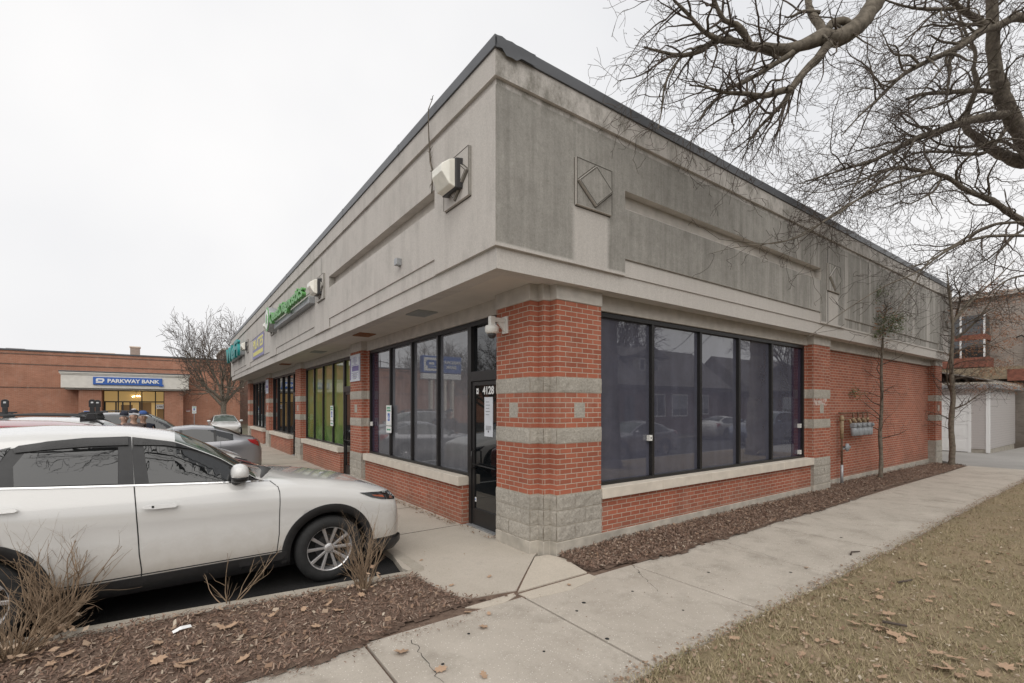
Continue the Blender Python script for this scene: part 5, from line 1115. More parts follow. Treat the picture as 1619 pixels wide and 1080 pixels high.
# ------------------------------------------------------------------ trees
class Tree:
    def __init__(s, seed): s.R = random.Random(seed); s.big = MB(); s.tw = MB(); s.nt = 0
    def rv(s, k=1): return Vector((s.R.gauss(0, k), s.R.gauss(0, k), s.R.gauss(0, k)))
    def branch(s, p, d, L, r, lev, P):
        """one wandering branch; spawns children"""
        n = max(3, int(L/P['seg'][lev])); st = L/n; pts = [p.copy()]; rad = [r]; d = d.normalized(); dirs = [d]
        for i in range(n):
            d = (d + s.rv(P['wander'][lev]) + Vector((0, 0, P['grav'][lev]))*st).normalized()
            p = p+d*st; pts.append(p.copy()); rad.append(max(P['rmin'], r*(1-(i+1)/n*.8))); dirs.append(d)
        (s.big if r > .02 else s.tw).tube(pts, rad, 8 if r > .05 else (5 if r > .012 else 3), P['m'] if r > .02 else P['mt'], cap=False)
        s.nt += 1
        if lev+1 < len(P['num']): s.children(pts, rad, dirs, L, lev+1, P)
    def children(s, pts, rad, dirs, L, lev, P, t0=.18, num=None, Ls=1):
        N = num if num is not None else max(1, int(P['num'][lev]*L)); n = len(pts)-1
        for k in range(N):
            t = t0+(1-t0)*(k+s.R.random())/N; i = min(n-1, int(t*n)); f = t*n-i; q = pts[i].lerp(pts[i+1], f); d = dirs[min(i+1, n)]
            a = s.rv(1); a = (a-d*a.dot(d)).normalized(); an = math.radians(s.R.uniform(*P['ang'])); dd = d*math.cos(an)+a*math.sin(an)+P['bias']*P['bw'][lev]
            r0 = rad[i]; r = min(r0*.6, P['r'][lev]*s.R.uniform(.6, 1.25)); s.branch(q, dd, P['len'][lev]*s.R.uniform(.55, 1.3)*(1.15-.45*t)*Ls, max(P['rmin'], r), lev, P)
    def limb(s, pts, rads, P, lev=0, t0=.1, num=None, n=9, wig=.03):
        pts = [Vector(p) for p in pts]; out = []; ro = []
        for i in range(len(pts)-1):     # Catmull-Rom refinement
            p0, p1, p2, p3 = pts[max(i-1,0)], pts[i], pts[i+1], pts[min(i+2, len(pts)-1)]; m = max(2, int((p2-p1).length/.14))
            for j in range(m):
                t = j/m; out.append(.5*((2*p1)+(p2-p0)*t+(2*p0-5*p1+4*p2-p3)*t*t+(3*p1-p0-3*p2+p3)*t**3)+s.rv(wig*rads[i]*2)); ro.append((rads[i]*(1-t)+rads[i+1]*t)*(1+s.R.uniform(-.09,.09)))
        out.append(pts[-1]); ro.append(rads[-1]); s.big.tube(out, ro, n, P['m'], cap=False)
        dirs = [(out[min(i+1, len(out)-1)]-out[max(i-1, 0)]).normalized() for i in range(len(out))]; L_ = sum((out[i+1]-out[i]).length for i in range(len(out)-1))
        s.children(out, ro, dirs, L_, lev, P, t0, num if num is not None else int(P['num'][lev]*L_)); return out, ro, dirs
    def done(s, name, loc, label, group=None, nm_tr='trunk', nm_cr='twigs', cat='tree'):
        r = empty(name, loc, label=label, category=cat, group=group); l = -Vector(loc)
        o = s.big.build(nm_tr, r, smooth=True, fixn=False); o.location = l
        if s.tw.v: o = s.tw.build(nm_cr, r, smooth=True, fixn=False); o.location = l
        return r
LOC = dict(m=M['bark'], mt=M['twig'], num=[2.6, 3.6, 4.6, 4.2], len=[1.0, .58, .34, .18], r=[.020, .010, .0055, .004], rmin=.0026, seg=[.10,.08,.07,.06], wander=[.20,.26,.32,.34], grav=[-.3,-.6,-.6,-.4], ang=(28, 75), bias=Vector((-.35,.12,-.35)), bw=[.8,.55,.35,.2])
def PX(D, lst): return [at(u, v, D[0]+(D[1]-D[0])*i/(len(lst)-1)) for i, (u, v) in enumerate(lst)]
# tree A: big trunk off to the right, one limb reaching over the corner of the roof
A = Tree(3); la = [(1385,0),(1366,29),(1347,48),(1324,61),(1299,59),(1267,72),(1241,79),(1206,75),(1189,74),(1138,63),(1110,79),(1079,88),(1045,82),(1018,74)]
base = Vector((7.6,-5.4,0)); pl = PX((7.3, 6.3), la)
trunk = [base+Vector((0,0,-.1)), base+Vector((.02,.02,1.2)), base+Vector((-.1,.1,3)), base+Vector((-.3,.3,5)), base+Vector((-.6,.9,7.0)), base+Vector((-1.3,1.8,8.2)), at(1440,-70,7.6)]
A.limb(trunk+[pl[0]], [.38,.29,.25,.23,.20,.17,.15,.135], LOC, num=0, n=14)
RA = [.135,.125,.12,.115,.105,.082,.074,.062,.054,.044,.035,.026,.018,.010]
A.limb(pl, RA, LOC, t0=.22, num=30, n=12)
A.limb(PX((7.0,6.6), [(1310,68),(1292,93),(1273,112),(1251,141),(1241,160),(1222,180),(1198,204),(1180,230)]), [.07,.06,.055,.045,.035,.026,.018,.008], LOC, t0=.3, num=15)
A.limb(PX((6.7,6.2), [(1249,141),(1228,146),(1206,152),(1180,148),(1148,147),(1118,138),(1090,135)]), [.045,.042,.038,.03,.022,.014,.007], LOC, t0=.05, num=22)
A.limb(PX((6.8,6.4), [(1254,83),(1228,99),(1196,119),(1174,131),(1150,142),(1125,165),(1105,190)]), [.04,.036,.03,.024,.018,.012,.006], LOC, t0=.1, num=16)
A.limb(PX((7.0,7.3), [(1302,55),(1296,38),(1286,26),(1279,10),(1275,-15)]), [.065,.06,.055,.05,.048], LOC, num=2)
A.limb(PX((6.6,6.4), [(1185,68),(1176,52),(1164,38),(1145,32),(1135,15),(1126,-8)]), [.045,.042,.036,.03,.026,.022], LOC, t0=.2, num=9)
A.limb(PX((7.0,7.1), [(1303,60),(1310,44),(1320,35),(1337,34),(1350,45)]), [.05,.055,.055,.05,.05], LOC, num=1)
A.limb(PX((6.5,6.2), [(1135,62),(1112,50),(1090,25),(1070,5),(1052,-15)]), [.035,.03,.024,.018,.012], LOC, num=10)
A.limb(PX((6.5,6.2), [(1079,88),(1062,110),(1050,140),(1046,175),(1040,205)]), [.022,.018,.014,.010,.005], LOC, num=9)
A.limb(PX((7.1,7.3), [(1297,20),(1270,18),(1255,25),(1240,28)]), [.03,.026,.018,.008], LOC, num=4)
for dv in ((1,-.9,.9),(.2,-1,1.1)):      # crown above and behind the viewer, mirrored in the glass
    p0 = base+Vector((-.2,.3,5.2)); d = Vector(dv).normalized()
    A.limb([p0, p0+d*1.5+Vector((0,0,.4)), p0+d*3.2+Vector((0,0,1.6)), p0+d*4.8+Vector((0,0,2.2))], [.17,.13,.08,.03], dict(LOC, num=[1.6,2.2,2.6], len=[2.2,1.2,.6]), num=9)
PO = dict(LOC, num=[2, 2.6, 3], len=[1.8, .9, .45], r=[.035,.016,.008], rmin=.005, grav=[.1,.0,.0], bias=Vector((-.3,-.1,.25)))
A.limb([Vector((7.4,-5.2,5.0)), Vector((5.6,-5.7,6.6)), Vector((3,-5.5,7.5)), Vector((0,-5.1,7.9)), Vector((-2.5,-4.6,7.7)), Vector((-5,-4.4,7.5)), Vector((-7.5,-4.9,8.3)), Vector((-9,-5.3,8.8))], [.18,.15,.13,.11,.095,.08,.05,.02], PO, t0=.3, num=34)
A.limb([Vector((3,-5.5,7.5)), Vector((1.2,-6.3,8.4)), Vector((-1.5,-6.6,8.6)), Vector((-4,-6.2,8.2)), Vector((-6.5,-6.6,8.9))], [.09,.075,.06,.045,.015], PO, t0=.1, num=26)
A.limb([Vector((0,-5.1,7.9)), Vector((-1.5,-4.9,9.2)), Vector((-3.5,-4.6,10.2)), Vector((-6,-4.9,10.8))], [.08,.065,.05,.02], PO, t0=.1, num=18)
A.done('locust_tree', base, 'big bare locust tree whose heavy limb and drooping twigs hang over the corner roofline')
# tree B
Bt = Tree(8); base = Vector((15.6,-4.7,0)); s0 = at(1650,250,11.6)
Bt.limb([base+Vector((0,0,-.1)), base+Vector((0,0,1.0)), base+Vector((-.1,.1,3.2)), base+Vector((-.5,.4,5.4)), s0], [.55,.42,.38,.35,.26], LOC, num=0, n=16)
P2 = dict(LOC, num=[2.2, 3.1, 3.8, 3.6], len=[1.9, 1.1, .62, .30], bias=Vector((-.6,.05,-.05)), r=[.03,.014,.008,.0055], rmin=.0034, grav=[-.1,-.25,-.35,-.3])
Bt.limb([s0]+PX((11.4,10.6), [(1619,219),(1597,184),(1581,140),(1572,96),(1569,50),(1568,0),(1570,-60)]), [.21,.18,.16,.145,.13,.12,.11,.09], P2, num=12, n=12)
Bt.limb([s0]+PX((11.8,11.4), [(1619,257),(1581,243),(1549,221),(1526,199),(1533,167),(1545,135),(1539,109),(1542,83),(1528,55),(1515,20)]), [.17,.145,.12,.10,.08,.065,.055,.045,.038,.03,.022], P2, t0=.3, num=12, n=10)
Bt.limb(PX((11.2,10.6), [(1583,148),(1549,143),(1500,146),(1459,149),(1433,157)]), [.065,.055,.045,.038,.03], P2, num=8)
Bt.limb(PX((11.2,9.6), [(1590,181),(1549,187),(1517,195),(1485,207),(1452,218),(1420,234),(1382,253),(1350,263),(1308,276),(1264,290)]), [.11,.10,.09,.08,.065,.05,.038,.028,.018,.008], P2, t0=.2, num=24)
Bt.limb(PX((10.8,9.2), [(1640,30),(1606,27),(1581,40),(1555,48),(1517,74),(1469,96),(1427,119),(1388,157),(1360,182),(1330,215)]), [.10,.09,.085,.075,.065,.05,.04,.03,.018,.008], P2, t0=.2, num=26)
Bt.limb(PX((10.8,10), [(1560,46),(1545,30),(1526,20),(1507,2),(1495,-20)]), [.085,.07,.06,.055,.05], P2, num=6)
Bt.limb(PX((10,9.2), [(1507,14),(1460,14),(1430,10),(1400,0)]), [.04,.03,.022,.015], P2, num=8)
Bt.limb(PX((11.4,9.3), [(1660,380),(1619,351),(1597,337),(1565,316),(1526,300),(1500,282),(1469,272),(1435,267),(1420,264),(1390,274),(1345,292),(1300,304),(1255,300)]), [.085,.075,.068,.06,.05,.044,.038,.032,.028,.022,.016,.010,.005], P2, t0=.05, num=32)
Bt.limb(PX((11,9.4), [(1660,352),(1572,355),(1513,385),(1473,410),(1430,425)]), [.04,.03,.022,.014,.007], P2, num=10)
Bt.limb(PX((10.4,7.8), [(1660,374),(1560,374),(1500,395),(1450,430),(1400,452),(1350,482),(1300,517),(1268,540)]), [.035,.03,.022,.016,.012,.008,.005,.003], dict(P2, num=[2,1.2,1.2], bias=Vector((-.4,.0,-.3)), len=[.7,.35,.2]), num=9)
Bt.limb(PX((9.6,7.8), [(1472,272),(1400,295),(1330,330),(1270,372),(1215,385),(1160,392),(1120,402)]), [.03,.024,.017,.012,.008,.005,.003], dict(P2, num=[2,2,1.6], bias=Vector((-.4,.05,-.1)), len=[.8,.4,.2]), num=14)
Bt.limb(PX((9.4,7.7), [(1420,264),(1350,320),(1300,352),(1240,382),(1190,384),(1135,378)]), [.022,.018,.013,.009,.006,.003], dict(P2, num=[2,2,1.6], bias=Vector((-.4,.05,-.1)), len=[.7,.35,.2]), num=11)
Bt.limb(PX((10,8.4), [(1560,374),(1480,402),(1432,470),(1412,500),(1365,535)]), [.02,.015,.010,.007,.003], dict(P2, num=[1,1,1], len=[.5,.3,.2]), num=5)
Bt.limb(PX((11.4,9.9), [(1600,188),(1560,240),(1500,240),(1440,245),(1380,290),(1320,330)]), [.05,.04,.032,.024,.015,.006], P2, num=18)
Bt.limb(PX((11.6,10.4), [(1640,270),(1590,225),(1530,232),(1480,225),(1430,180),(1390,205)]), [.04,.034,.028,.02,.014,.006], P2, num=14)
Bt.limb(PX((12,11), [(1660,430),(1600,440),(1560,465),(1520,480)]), [.03,.022,.014,.006], P2, num=8)
Bt.done('locust_tree', base, 'large bare locust tree with thick forked stems filling the upper right sky')
# small alley trees by the side wall
def sapling(loc, H, seed, label, tops, leaf_bits, spread, lean=(0,0), r0=.05):
    T = Tree(seed); P = dict(m=M['bark_g'], mt=M['twig'], num=[3, 6.5, 8], len=[.85*spread, .42*spread, .2], r=[.014,.006,.0035], rmin=.0022, seg=[.08,.06,.05], wander=[.16,.2,.25], grav=[.25,.1,-.1], ang=(45, 80), bias=Vector((0,0,.05)), bw=[.5,.2,.1])
    b = Vector(loc); pts = [b+Vector((lean[0]*t+T.R.uniform(-.03,.03), lean[1]*t+T.R.uniform(-.03,.03), H*t*.72-.05)) for t in (0,.15,.3,.45,.6,.75,.9,1)]
    out, ro, dirs = T.limb(pts, [r0*1.15,r0,r0*.92,r0*.85,r0*.75,r0*.65,r0*.55,r0*.45], P, t0=.25, num=int(17*spread), n=10, wig=.02); ends = []
    for tp in tops:
        q = [pts[-1], pts[-1]+Vector(tp)*.35+Vector((0,0,.1)), pts[-1]+Vector(tp)*.7, pts[-1]+Vector(tp)]; o_, _, _ = T.limb(q, [r0*.42,r0*.34,r0*.25,r0*.1], P, t0=.2, num=int(5*spread)+3); ends += o_[len(o_)//2:]
    r = T.done('small_tree', loc, label)
    for (m, centres, n, rad, nm) in leaf_bits:
        V = []; R_ = random.Random(seed+5); k = 0
        for c in centres:
            for _ in range(n):
                q = Vector(c)+Vector((R_.gauss(0, rad), R_.gauss(0, rad), R_.gauss(0, rad*.6))); a = Vector((R_.gauss(0,1), R_.gauss(0,1), R_.gauss(0,.6))).normalized()*R_.uniform(.02,.05); c_ = a.orthogonal().normalized()*R_.uniform(.008,.016)
                V += [tuple(q-a-c_*.3), tuple(q+c_), tuple(q+a), tuple(q-c_)]
        nn = len(V)//4; o = flat_mesh(nm, np.array(V)-np.array(loc), np.arange(nn*4).reshape(nn,4), M[m], None); o.parent = r
    return r
c1 = [at(u, v, 12.4) for u, v in ((1363,468),(1372,476),(1388,462),(1392,505),(1400,520),(1412,508),(1415,520),(1376,530),(1370,505),(1420,502),(1346,621))]
c1b = [at(u, v, 12.4) for u, v in ((1385,495),(1392,488),(1405,515),(1382,520),(1410,498),(1396,530))]
sapling((11.75,-.12,0), 5.6, 21, 'slender leafless tree with a few green and brown tufts against the brick side wall', [(-.35,.05,1.25),(.55,0,1.35),(.1,-.1,.8)], [('greenleaf', c1, 150, .12, 'foliage'), ('deadleaf', c1b, 40, .15, 'dead_foliage')], 1.0, (-.05, -.02))
c2_ = []
R_ = random.Random(4)
for (u, v) in ((1565,470),(1560,455),(1580,480),(1590,460),(1575,500),(1555,520),(1590,525),(1600,540),(1545,545),(1570,550),(1585,575),(1535,535),(1520,560),(1605,505),(1540,480),(1610,470),(1560,590),(1600,612),(1548,613),(1515,500),(1530,470)):
    c2_.append(at(u, v, R_.uniform(15.5, 17.5)))
T_ = sapling((16.95,-.5,0), 6.6, 33, 'taller small tree with rusty dead foliage at the alley corner', [(-.25,.1,1.9),(.25,.2,1.5),(1.6,-.6,1.6),(2.2,-1.2,2.3)], [('deadleaf', c2_, 190, .2, 'dead_foliage')], 1.6, (.15, 0), .085)
T2 = Tree(77); P3 = dict(m=M['bark_g'], mt=M['twig'], num=[3.2,4,4], len=[.9,.5,.25], r=[.014,.007,.004], rmin=.003, seg=[.1,.08,.07], wander=[.15,.2,.25], grav=[0,-.1,-.1], ang=(30,70), bias=Vector((.2,-.1,0)), bw=[.4,.2,.1])
for lst, r0 in (([(1511,535),(1530,520),(1550,500),(1570,470),(1590,445)],.05), ([(1508,646),(1525,640),(1550,622),(1565,613)],.03), ([(1503,618),(1497,600),(1500,570),(1510,545)],.03), ([(1512,520),(1540,505),(1575,485),(1619,470)],.03), ([(1508,560),(1540,545),(1575,548),(1610,560)],.025), ([(1507,600),(1535,595),(1560,600)],.02), ([(1512,500),(1518,470),(1510,450),(1508,430)],.035)):
    pp = PX((16.3,15.6), lst); T2.limb(pp, [r0*(1-.8*i/(len(pp)-1)) for i in range(len(pp))], P3, num=9)
o = T2.big.build('branch', T_, smooth=True, fixn=False); o.location = (-16.95,.5,0)
o = T2.tw.build('twigs', T_, smooth=True, fixn=False); o.location = (-16.95,.5,0)
# round bare trees: by the bank, across the streets, behind the apartment house
def round_tree(seed, H, spread, r0=.22, dens=1.0, up=.35, tw=.006):
    T = Tree(seed); R_ = T.R
    P = dict(m=M['bark_g'], mt=M['twig'], num=[1.3*dens,1.7*dens,2.4*dens], len=[H*.28,H*.15,H*.08], r=[r0*.22,r0*.1,r0*.05], rmin=tw, seg=[.35,.25,.2], wander=[.10,.14,.18], grav=[.12,.08,.0], ang=(22,55), bias=Vector((0,0,.25)), bw=[.5,.3,.2])
    h0 = H*.22; T.limb([Vector((0,0,-.2)), Vector((.03,.05,h0*.5)), Vector((0,0,h0))], [r0*1.2,r0,r0*.9], P, num=0, n=10)
    for k in range(7):
        a = k*2.4+R_.uniform(-.3,.3); tilt = spread*(.25+.75*((k+.5)/7)); top = Vector((math.cos(a)*H*.5*tilt, math.sin(a)*H*.5*tilt, H*R_.uniform(.75,1.0)*(1-.35*tilt)))
        q0 = Vector((0,0,h0*R_.uniform(.75,1.0))); m_ = q0.lerp(top, .4)+Vector((0,0,-H*.02))+T.rv(.15); T.limb([q0, q0.lerp(m_, .5)+T.rv(.05), m_, q0.lerp(top,.75)+T.rv(.2), top], [r0*.55,r0*.42,r0*.3,r0*.18,r0*.05], P, t0=.15, num=int(11*dens), n=7)
    return T
rt = round_tree(5, 9.6, 1.25, .27, 1.5, tw=.011).done('bare_tree', (0,0,0), 'bare spreading tree in front of the bank, beside the end of the shops', 'leafless trees around the lots'); rt.location = (-.35, 40.5, 0); rt.scale = (.8,.8,1.13); rt.rotation_euler.z = 2.6
for (x, y, s_, rz, lab) in ((4.5,66,1.0,1.0,'bare tree behind the bank, its twigs just above the shop roof end'),(-8.9,64,.78,2.0,'small bare treetop above the middle of the bank roof'),(-22,36,1.0,.5,'bare tree across the parking lot, mirrored in the front windows'),(-27,28,1.1,3,'bare tree left of the pylon sign, mirrored in the front windows'),(-24,50,1.2,4,'bare tree far beyond the pylon sign, mirrored in the front windows'),(17,-21.5,1.2,1.5,'bare street tree before the bungalow, mirrored in the side window'),(31,-27,1.6,2.5,'bare tree behind the bungalow, mirrored in the side window'),(44,-14,1.2,.2,'bare tree right of the bungalow, mirrored in the side window'),(15,-24,1.6,5,'tall bare tree left of the bungalow, mirrored in the side window'),(38,8,1.05,3.3,'bare tree behind the tan apartment house')):
    t = copy_tree(rt); t.location = (x, y, 0); t.scale = (s_,)*3; t.rotation_euler.z = rz; t['label'] = lab
# ------------------------------------------------------------------ shrubs (dry stems)
def shrub(loc, n, H, spread, seed, label, thin=1, leafy=0):
    R_ = random.Random(seed); mb = MB()
    def stem(p, d, L_, r, lev):
        m = max(4, int(L_/.06)); pts = [p]; rr_ = [r]
        for i in range(m):
            d = (d+Vector((R_.gauss(0,.12), R_.gauss(0,.12), R_.gauss(.03,.09)))).normalized(); pts.append(pts[-1]+d*L_/m); rr_.append(r*(1-.75*(i+1)/m))
        mb.tube(pts, rr_, 5, M['shrub'], cap=False)
        if lev < 2:
            for _ in range(R_.choice((2,3,3)) if lev == 0 else R_.choice((0,1,2))):
                i = R_.randint(m//3, m-1); dd = (d+Vector((R_.gauss(0,.55), R_.gauss(0,.55), R_.gauss(.1,.3)))).normalized(); stem(pts[i], dd, L_*R_.uniform(.25,.55), rr_[i]*.7, lev+1)
    for k in range(n):
        a = R_.uniform(0, 6.283); t = R_.random()**.6*spread; d = Vector((math.cos(a)*t, math.sin(a)*t, 1)).normalized(); stem(Vector((math.cos(a)*.08*R_.random(), math.sin(a)*.08*R_.random(), -.02)), d, H*R_.uniform(.5,1.1), R_.uniform(.003,.0065)*thin, 0)
    r = empty('dry_shrub', loc, label=label, category='shrub'); mb.build('stems', r, smooth=True, fixn=False)
    if leafy:
        V = []
        for _ in range(leafy):
            q = Vector((R_.gauss(0,.12), R_.gauss(0,.12), abs(R_.gauss(.02,.06)))); a = Vector((R_.gauss(0,1), R_.gauss(0,1), R_.gauss(0,.5))).normalized()*R_.uniform(.015,.045); c_ = a.orthogonal().normalized()*R_.uniform(.01,.02); V += [tuple(q-a), tuple(q+c_), tuple(q+a), tuple(q-c_)]
        o = flat_mesh('caught_leaves', np.array(V), np.arange(len(V)).reshape(-1,4), M['leaf'], None); o.parent = r
    return r
p = G(88,1003); shrub((p[0],p[1],.03), 70, .80, .55, 2, 'large bare tangled shrub at the lower left in front of the rear car door', 1.5, 60)
p = G(15,1050); shrub((p[0],p[1],.03), 80, .58, 1.5, 12, 'low dense shrub cut off by the lower left corner', 1.15, 50)
p = G(575,935); shrub((p[0],p[1],.03), 46, .76, .46, 4, 'bare upright shrub in front of the front wheel', 1.0, 20)
p = G(362,955); shrub((p[0],p[1],.03), 8, .62, 1.2, 9, 'sparse broken shrub of a few bent twigs in the middle of the bed', 1.1)
# hanging dead vine on the front fascia
vy = [px_ for px_ in ()]
vp = [Vector((-.90, 1.30, 6.22)), Vector((-.93,1.36,6.10)), Vector((-.90,1.42,5.9)), Vector((-.89,1.43,5.75)), Vector((-.87,1.44,5.55)), Vector((-.87,1.42,5.4)), Vector((-.87,1.35,5.25)), Vector((-.87,1.36,5.1)), Vector((-.87,1.38,4.95))]
mb = MB(); mb.tube(vp, [.005,.007,.007,.009,.011,.013,.013,.012,.009], 6, M['bark'])
for i, d in ((4,(0,-.09,.05)),(4,(0,.07,.05)),(5,(0,-.06,.08)),(6,(0,-.03,-.12)),(6,(0,.08,.03)),(0,(0,-.05,.03)),(0,(0,.05,.02)),(7,(-.02,.04,-.08))): mb.tube([vp[i], vp[i]+Vector(d)*.6+Vector((-.01,0,0)), vp[i]+Vector(d)], [.006,.005,.002], 5, M['bark'])
mb.build('dead_vine', smooth=True, label='dead vine twig hanging over the coping near the corner', category='vine')
# ------------------------------------------------------------------ things mirrored in the glass
HS = mat('house_siding', (.30,.28,.25), .7, noise_amt=.1); HB = M['dark_brick']; RF = mat('house_shingle', (.16,.145,.135), .9, noise_amt=.3, nscale=6)
H = empty('bungalow_house', (25.5,-17,0), label='dark brick bungalow with front dormer across the side street, mirrored in the window', category='house')
mb = MB(); mb.box(-8,8,-6,0,-.2,3.6,HB); mb.build('wall', H)
mb = MB(); mb.extr([(-8.7,.8,3.45),(-8.7,-3,6.7),(-8.7,-6.8,3.45),(-8.7,-6.6,3.3),(-8.7,.6,3.3)], (17.4,0,0), RF); mb.build('roof', H)
mb = MB(); mb.box(-2.2,1.4,-2.4,-.6,4.3,5.7,HS); mb.extr([(-2.6,-.3,5.65),(-.4,-.3,6.5),(1.8,-.3,5.65)], (0,-2.6,0), RF); d_ = mb.build('dormer', H)
for x in (-1.5,-.7,.1): mb = MB(); mb.box(x,x+.6,-.6,-.56,4.6,5.5,M['white']); mb.box(x+.07,x+.53,-.56,-.54,4.67,5.43,M['glass_d']); mb.build('window', d_)
for x, w_, z0, z1 in ((-6.8,.9,1.3,2.9),(-5.4,.9,1.3,2.9),(-1.3,2.0,1.2,2.9),(1.5,2.0,1.2,2.9),(4.8,1.6,1.3,2.9),(5.0,1.2,-.0,.8)):
    mb = MB(); mb.box(x,x+w_,0,.05,z0,z1,M['white']); k = 2 if w_ > 1 else 1
    for j in range(k): mb.box(x+.1+j*(w_-.1)/k, x+(j+1)*(w_-.1)/k, .05,.07,z0+.1,z1-.1,M['glass_d'])
    mb.build('window', H)
mb = MB(); mb.box(-4,-2.6,0,1.6,-.2,.6,M['found']); mb.box(-3.8,-2.8,0,.04,.6,2.7,M['grey_al']); mb.build('porch', H)
H2 = empty('bungalow_house', (46,-17,0), label='second brick bungalow farther along the side street, mirrored at the window end', category='house')
for ch in list(H.children): c = ch.copy(); col.objects.link(c); c.parent = H2
H3 = empty('brick_house', (4,-19,0), label='brick house left of the bungalow across the side street', category='house')
for ch in list(H.children): c = ch.copy(); col.objects.link(c); c.parent = H3
PY_ = empty('pylon_sign', (-15.2,33.2,0), label='blue and white PARKWAY BANK pylon sign mirrored in the front windows', category='sign')
mb = MB(); 
for x in (-1.1,-.35,.4,1.0): mb.box(x-.12,x+.12,-.2,.2,-.1,4.4,M['sill'])
mb.build('post', PY_); mb = MB(); mb.box(-1.9,1.9,-.3,.3,4.9,6.4,M['bluep']); mb.box(.35,1.8,-.32,.32,5.05,6.25,M['white']); mb.box(-1.9,1.9,-.3,.3,4.35,4.85,M['white']); mb.build('cabinet', PY_, bevel=.05)
t = text_mesh('PARKWAY\nBANK', .42, .01, M['white'], 'lettering', PY_, face_mtx((-.85,-.33,5.65), (0,-1,0)), .95, .01); t = text_mesh('OPEN  9 TO 5', .3, .01, M['ink'], 'lettering', PY_, face_mtx((0,-.33,4.6), (0,-1,0)), .95, .01); bpy.data.objects.remove(t)
plogo(PY_, 1.08, 5.6, 1.0, -.33, 1, 'bluep', 'white')
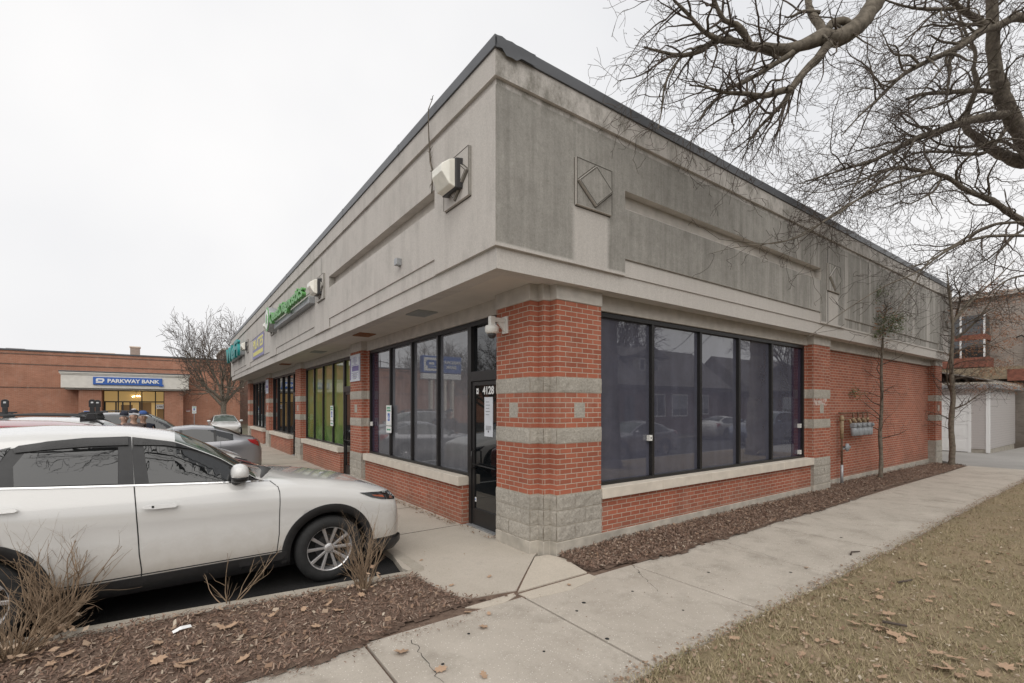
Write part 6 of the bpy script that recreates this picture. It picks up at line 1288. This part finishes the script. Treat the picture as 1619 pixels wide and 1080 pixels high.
# ------------------------------------------------------------------ people beyond the cars
skin_m = mat('skin', (.42,.26,.19), .6)
def person(loc, rz, coat, trousers, capm, capm2, label, seed, h=1.78):
    r = empty('person', loc, rz, label=label, category='person'); s_ = h/1.78; R_ = random.Random(seed)
    def skin(name, nodes, edges, m, parent, lv=2):
        me = bpy.data.meshes.new(name); me.from_pydata([n[0] for n in nodes], edges, []); o = bpy.data.objects.new(name, me); col.objects.link(o); o.parent = parent
        md = o.modifiers.new('s', 'SKIN'); sv = me.skin_vertices[0].data if me.skin_vertices else None
        if sv is None: bmm = bmesh.new(); bmm.from_mesh(me); bmm.verts.layers.skin.verify(); bmm.to_mesh(me); bmm.free(); sv = me.skin_vertices[0].data
        for i, n in enumerate(nodes): sv[i].radius = (n[1]*s_, n[1]*s_*(n[2] if len(n) > 2 else 1)); sv[i].use_root = i == 0
        sb = o.modifiers.new('b', 'SUBSURF'); sb.levels = lv; sb.render_levels = lv; bake(o); o.data.materials.clear(); o.data.materials.append(m)
        o.data.polygons.foreach_set('use_smooth', [True]*len(o.data.polygons)); return o
    J = lambda x, y, z: (x*s_, y*s_, z*s_)
    N = [(J(0,0,.95),.12,.9),(J(0,0,1.15),.10,.9),(J(0,0,1.35),.10,.9),(J(0,0,1.47),.07),(J(.01,0,1.54),.055),(J(.025,0,1.62),.085,1.15),(J(.02,0,1.70),.085,1.1)]
    E_ = [(0,1),(1,2),(2,3),(3,4),(4,5),(5,6)]
    for sd_ in (-1, 1):
        b = len(N); N += [(J(0,sd_*.19,1.41),.058),(J(-.02,sd_*.25,1.14),.045),(J(.10,sd_*.24,.92),.036),(J(.14,sd_*.235,.86),.032),(J(.16,sd_*.235,.81),.034)]; E_ += [(2,b),(b,b+1),(b+1,b+2),(b+2,b+3),(b+3,b+4)]
        for f, (dy, L_) in enumerate(((-.03,.075),(-.01,.085),(.01,.08),(.028,.065))):
            k = len(N); N += [(J(.165,sd_*(.235+dy),.775),.0095),(J(.172,sd_*(.235+dy),.775-L_*.5),.009),(J(.160,sd_*(.235+dy),.775-L_),.008)]; E_ += [(b+4,k),(k,k+1),(k+1,k+2)]
        k = len(N); N += [(J(.19,sd_*.205,.80),.011),(J(.205,sd_*.20,.765),.009)]; E_ += [(b+4,k),(k,k+1)]
        b = len(N); st = .12*sd_; N += [(J(0,sd_*.10,.86),.10),(J(.03+st*.5,sd_*.105,.48),.062),(J(st,sd_*.11,.10),.045),(J(st+.14,sd_*.115,.045),.04)]; E_ += [(0,b),(b,b+1),(b+1,b+2),(b+2,b+3)]
    bd = skin('body', N, E_, skin_m, r)
    C = [(J(0,0,.88),.185,.85),(J(0,0,1.1),.17,.85),(J(0,0,1.33),.18,.85),(J(0,0,1.50),.10)]; CE = [(0,1),(1,2),(2,3)]
    for sd_ in (-1, 1): b = len(C); C += [(J(0,sd_*.20,1.40),.078),(J(-.02,sd_*.26,1.14),.065),(J(.10,sd_*.25,.93),.052)]; CE += [(2,b),(b,b+1),(b+1,b+2)]
    skin('coat', C, CE, coat, r)
    Tn = [(J(0,0,.94),.165,.72)]; TE = []
    for sd_ in (-1, 1): b = len(Tn); st = .12*sd_; Tn += [(J(0,sd_*.10,.84),.115),(J(.03+st*.5,sd_*.105,.48),.078),(J(st,sd_*.11,.13),.06)]; TE += [(0,b),(b,b+1),(b+1,b+2)]
    skin('trousers', Tn, TE, trousers, r)
    for sd_ in (-1, 1): mb = MB(); ell(mb, J(.12*sd_+.08,sd_*.112,.05), .14, .05, .055, M['ink'], cutz=-.8); mb.build('shoe', r, smooth=True)
    mb = MB(); ell(mb, J(.015,0,1.735), .115, .098, .10, capm, cutz=-.15); mb.tube([J(.10,-.07,1.725), J(.185,-.03,1.715), J(.185,.03,1.715), J(.10,.07,1.725)], [.012]*4, 6, capm2); ell(mb, J(.015,0,1.80), .06, .055, .045, capm2); mb.build('cap', r, smooth=True)
    mb = MB()
    for sd_ in (-1, 1): ell(mb, J(.105,sd_*.032,1.655), .010, .013, .009, M['ink'], 5, 8)
    ell(mb, J(.118,0,1.62), .018, .012, .022, skin_m, 5, 8); ell(mb, J(.105,0,1.575), .009, .024, .006, mat('lips', (.3,.12,.10), .6), 5, 8)
    for sd_ in (-1, 1): ell(mb, J(.01,sd_*.093,1.63), .018, .010, .03, skin_m, 5, 8)
    mb.build('face', r, smooth=True); return r
cb = mat('navy_cloth', (.02,.022,.035), .9, noise_amt=.2); cbl = mat('blue_cloth', (.05,.10,.28), .9); cw = mat('white_cloth', (.6,.58,.58), .9); cbr = mat('brown_coat', (.11,.08,.075), .9, noise_amt=.2)
for (u, D, rz, cm, c2m, coat_, lab, hh) in ((196,13.4,-1.2,cb,cb,cbr,'person in a dark cap, leftmost of the three walking to the bank',1.84),(211,13.0,-1.0,cb,cw,cbr,'person in a dark and white cap between the two others beyond the white SUV',1.90),(226,13.6,-1.4,cbl,cb,cb,'person in a blue cap, rightmost of the three beyond the white SUV',1.86)):
    q = at(u, 643, D); person((q.x, q.y, -.07), rz, coat_, cb, cm, c2m, lab, 3, hh)
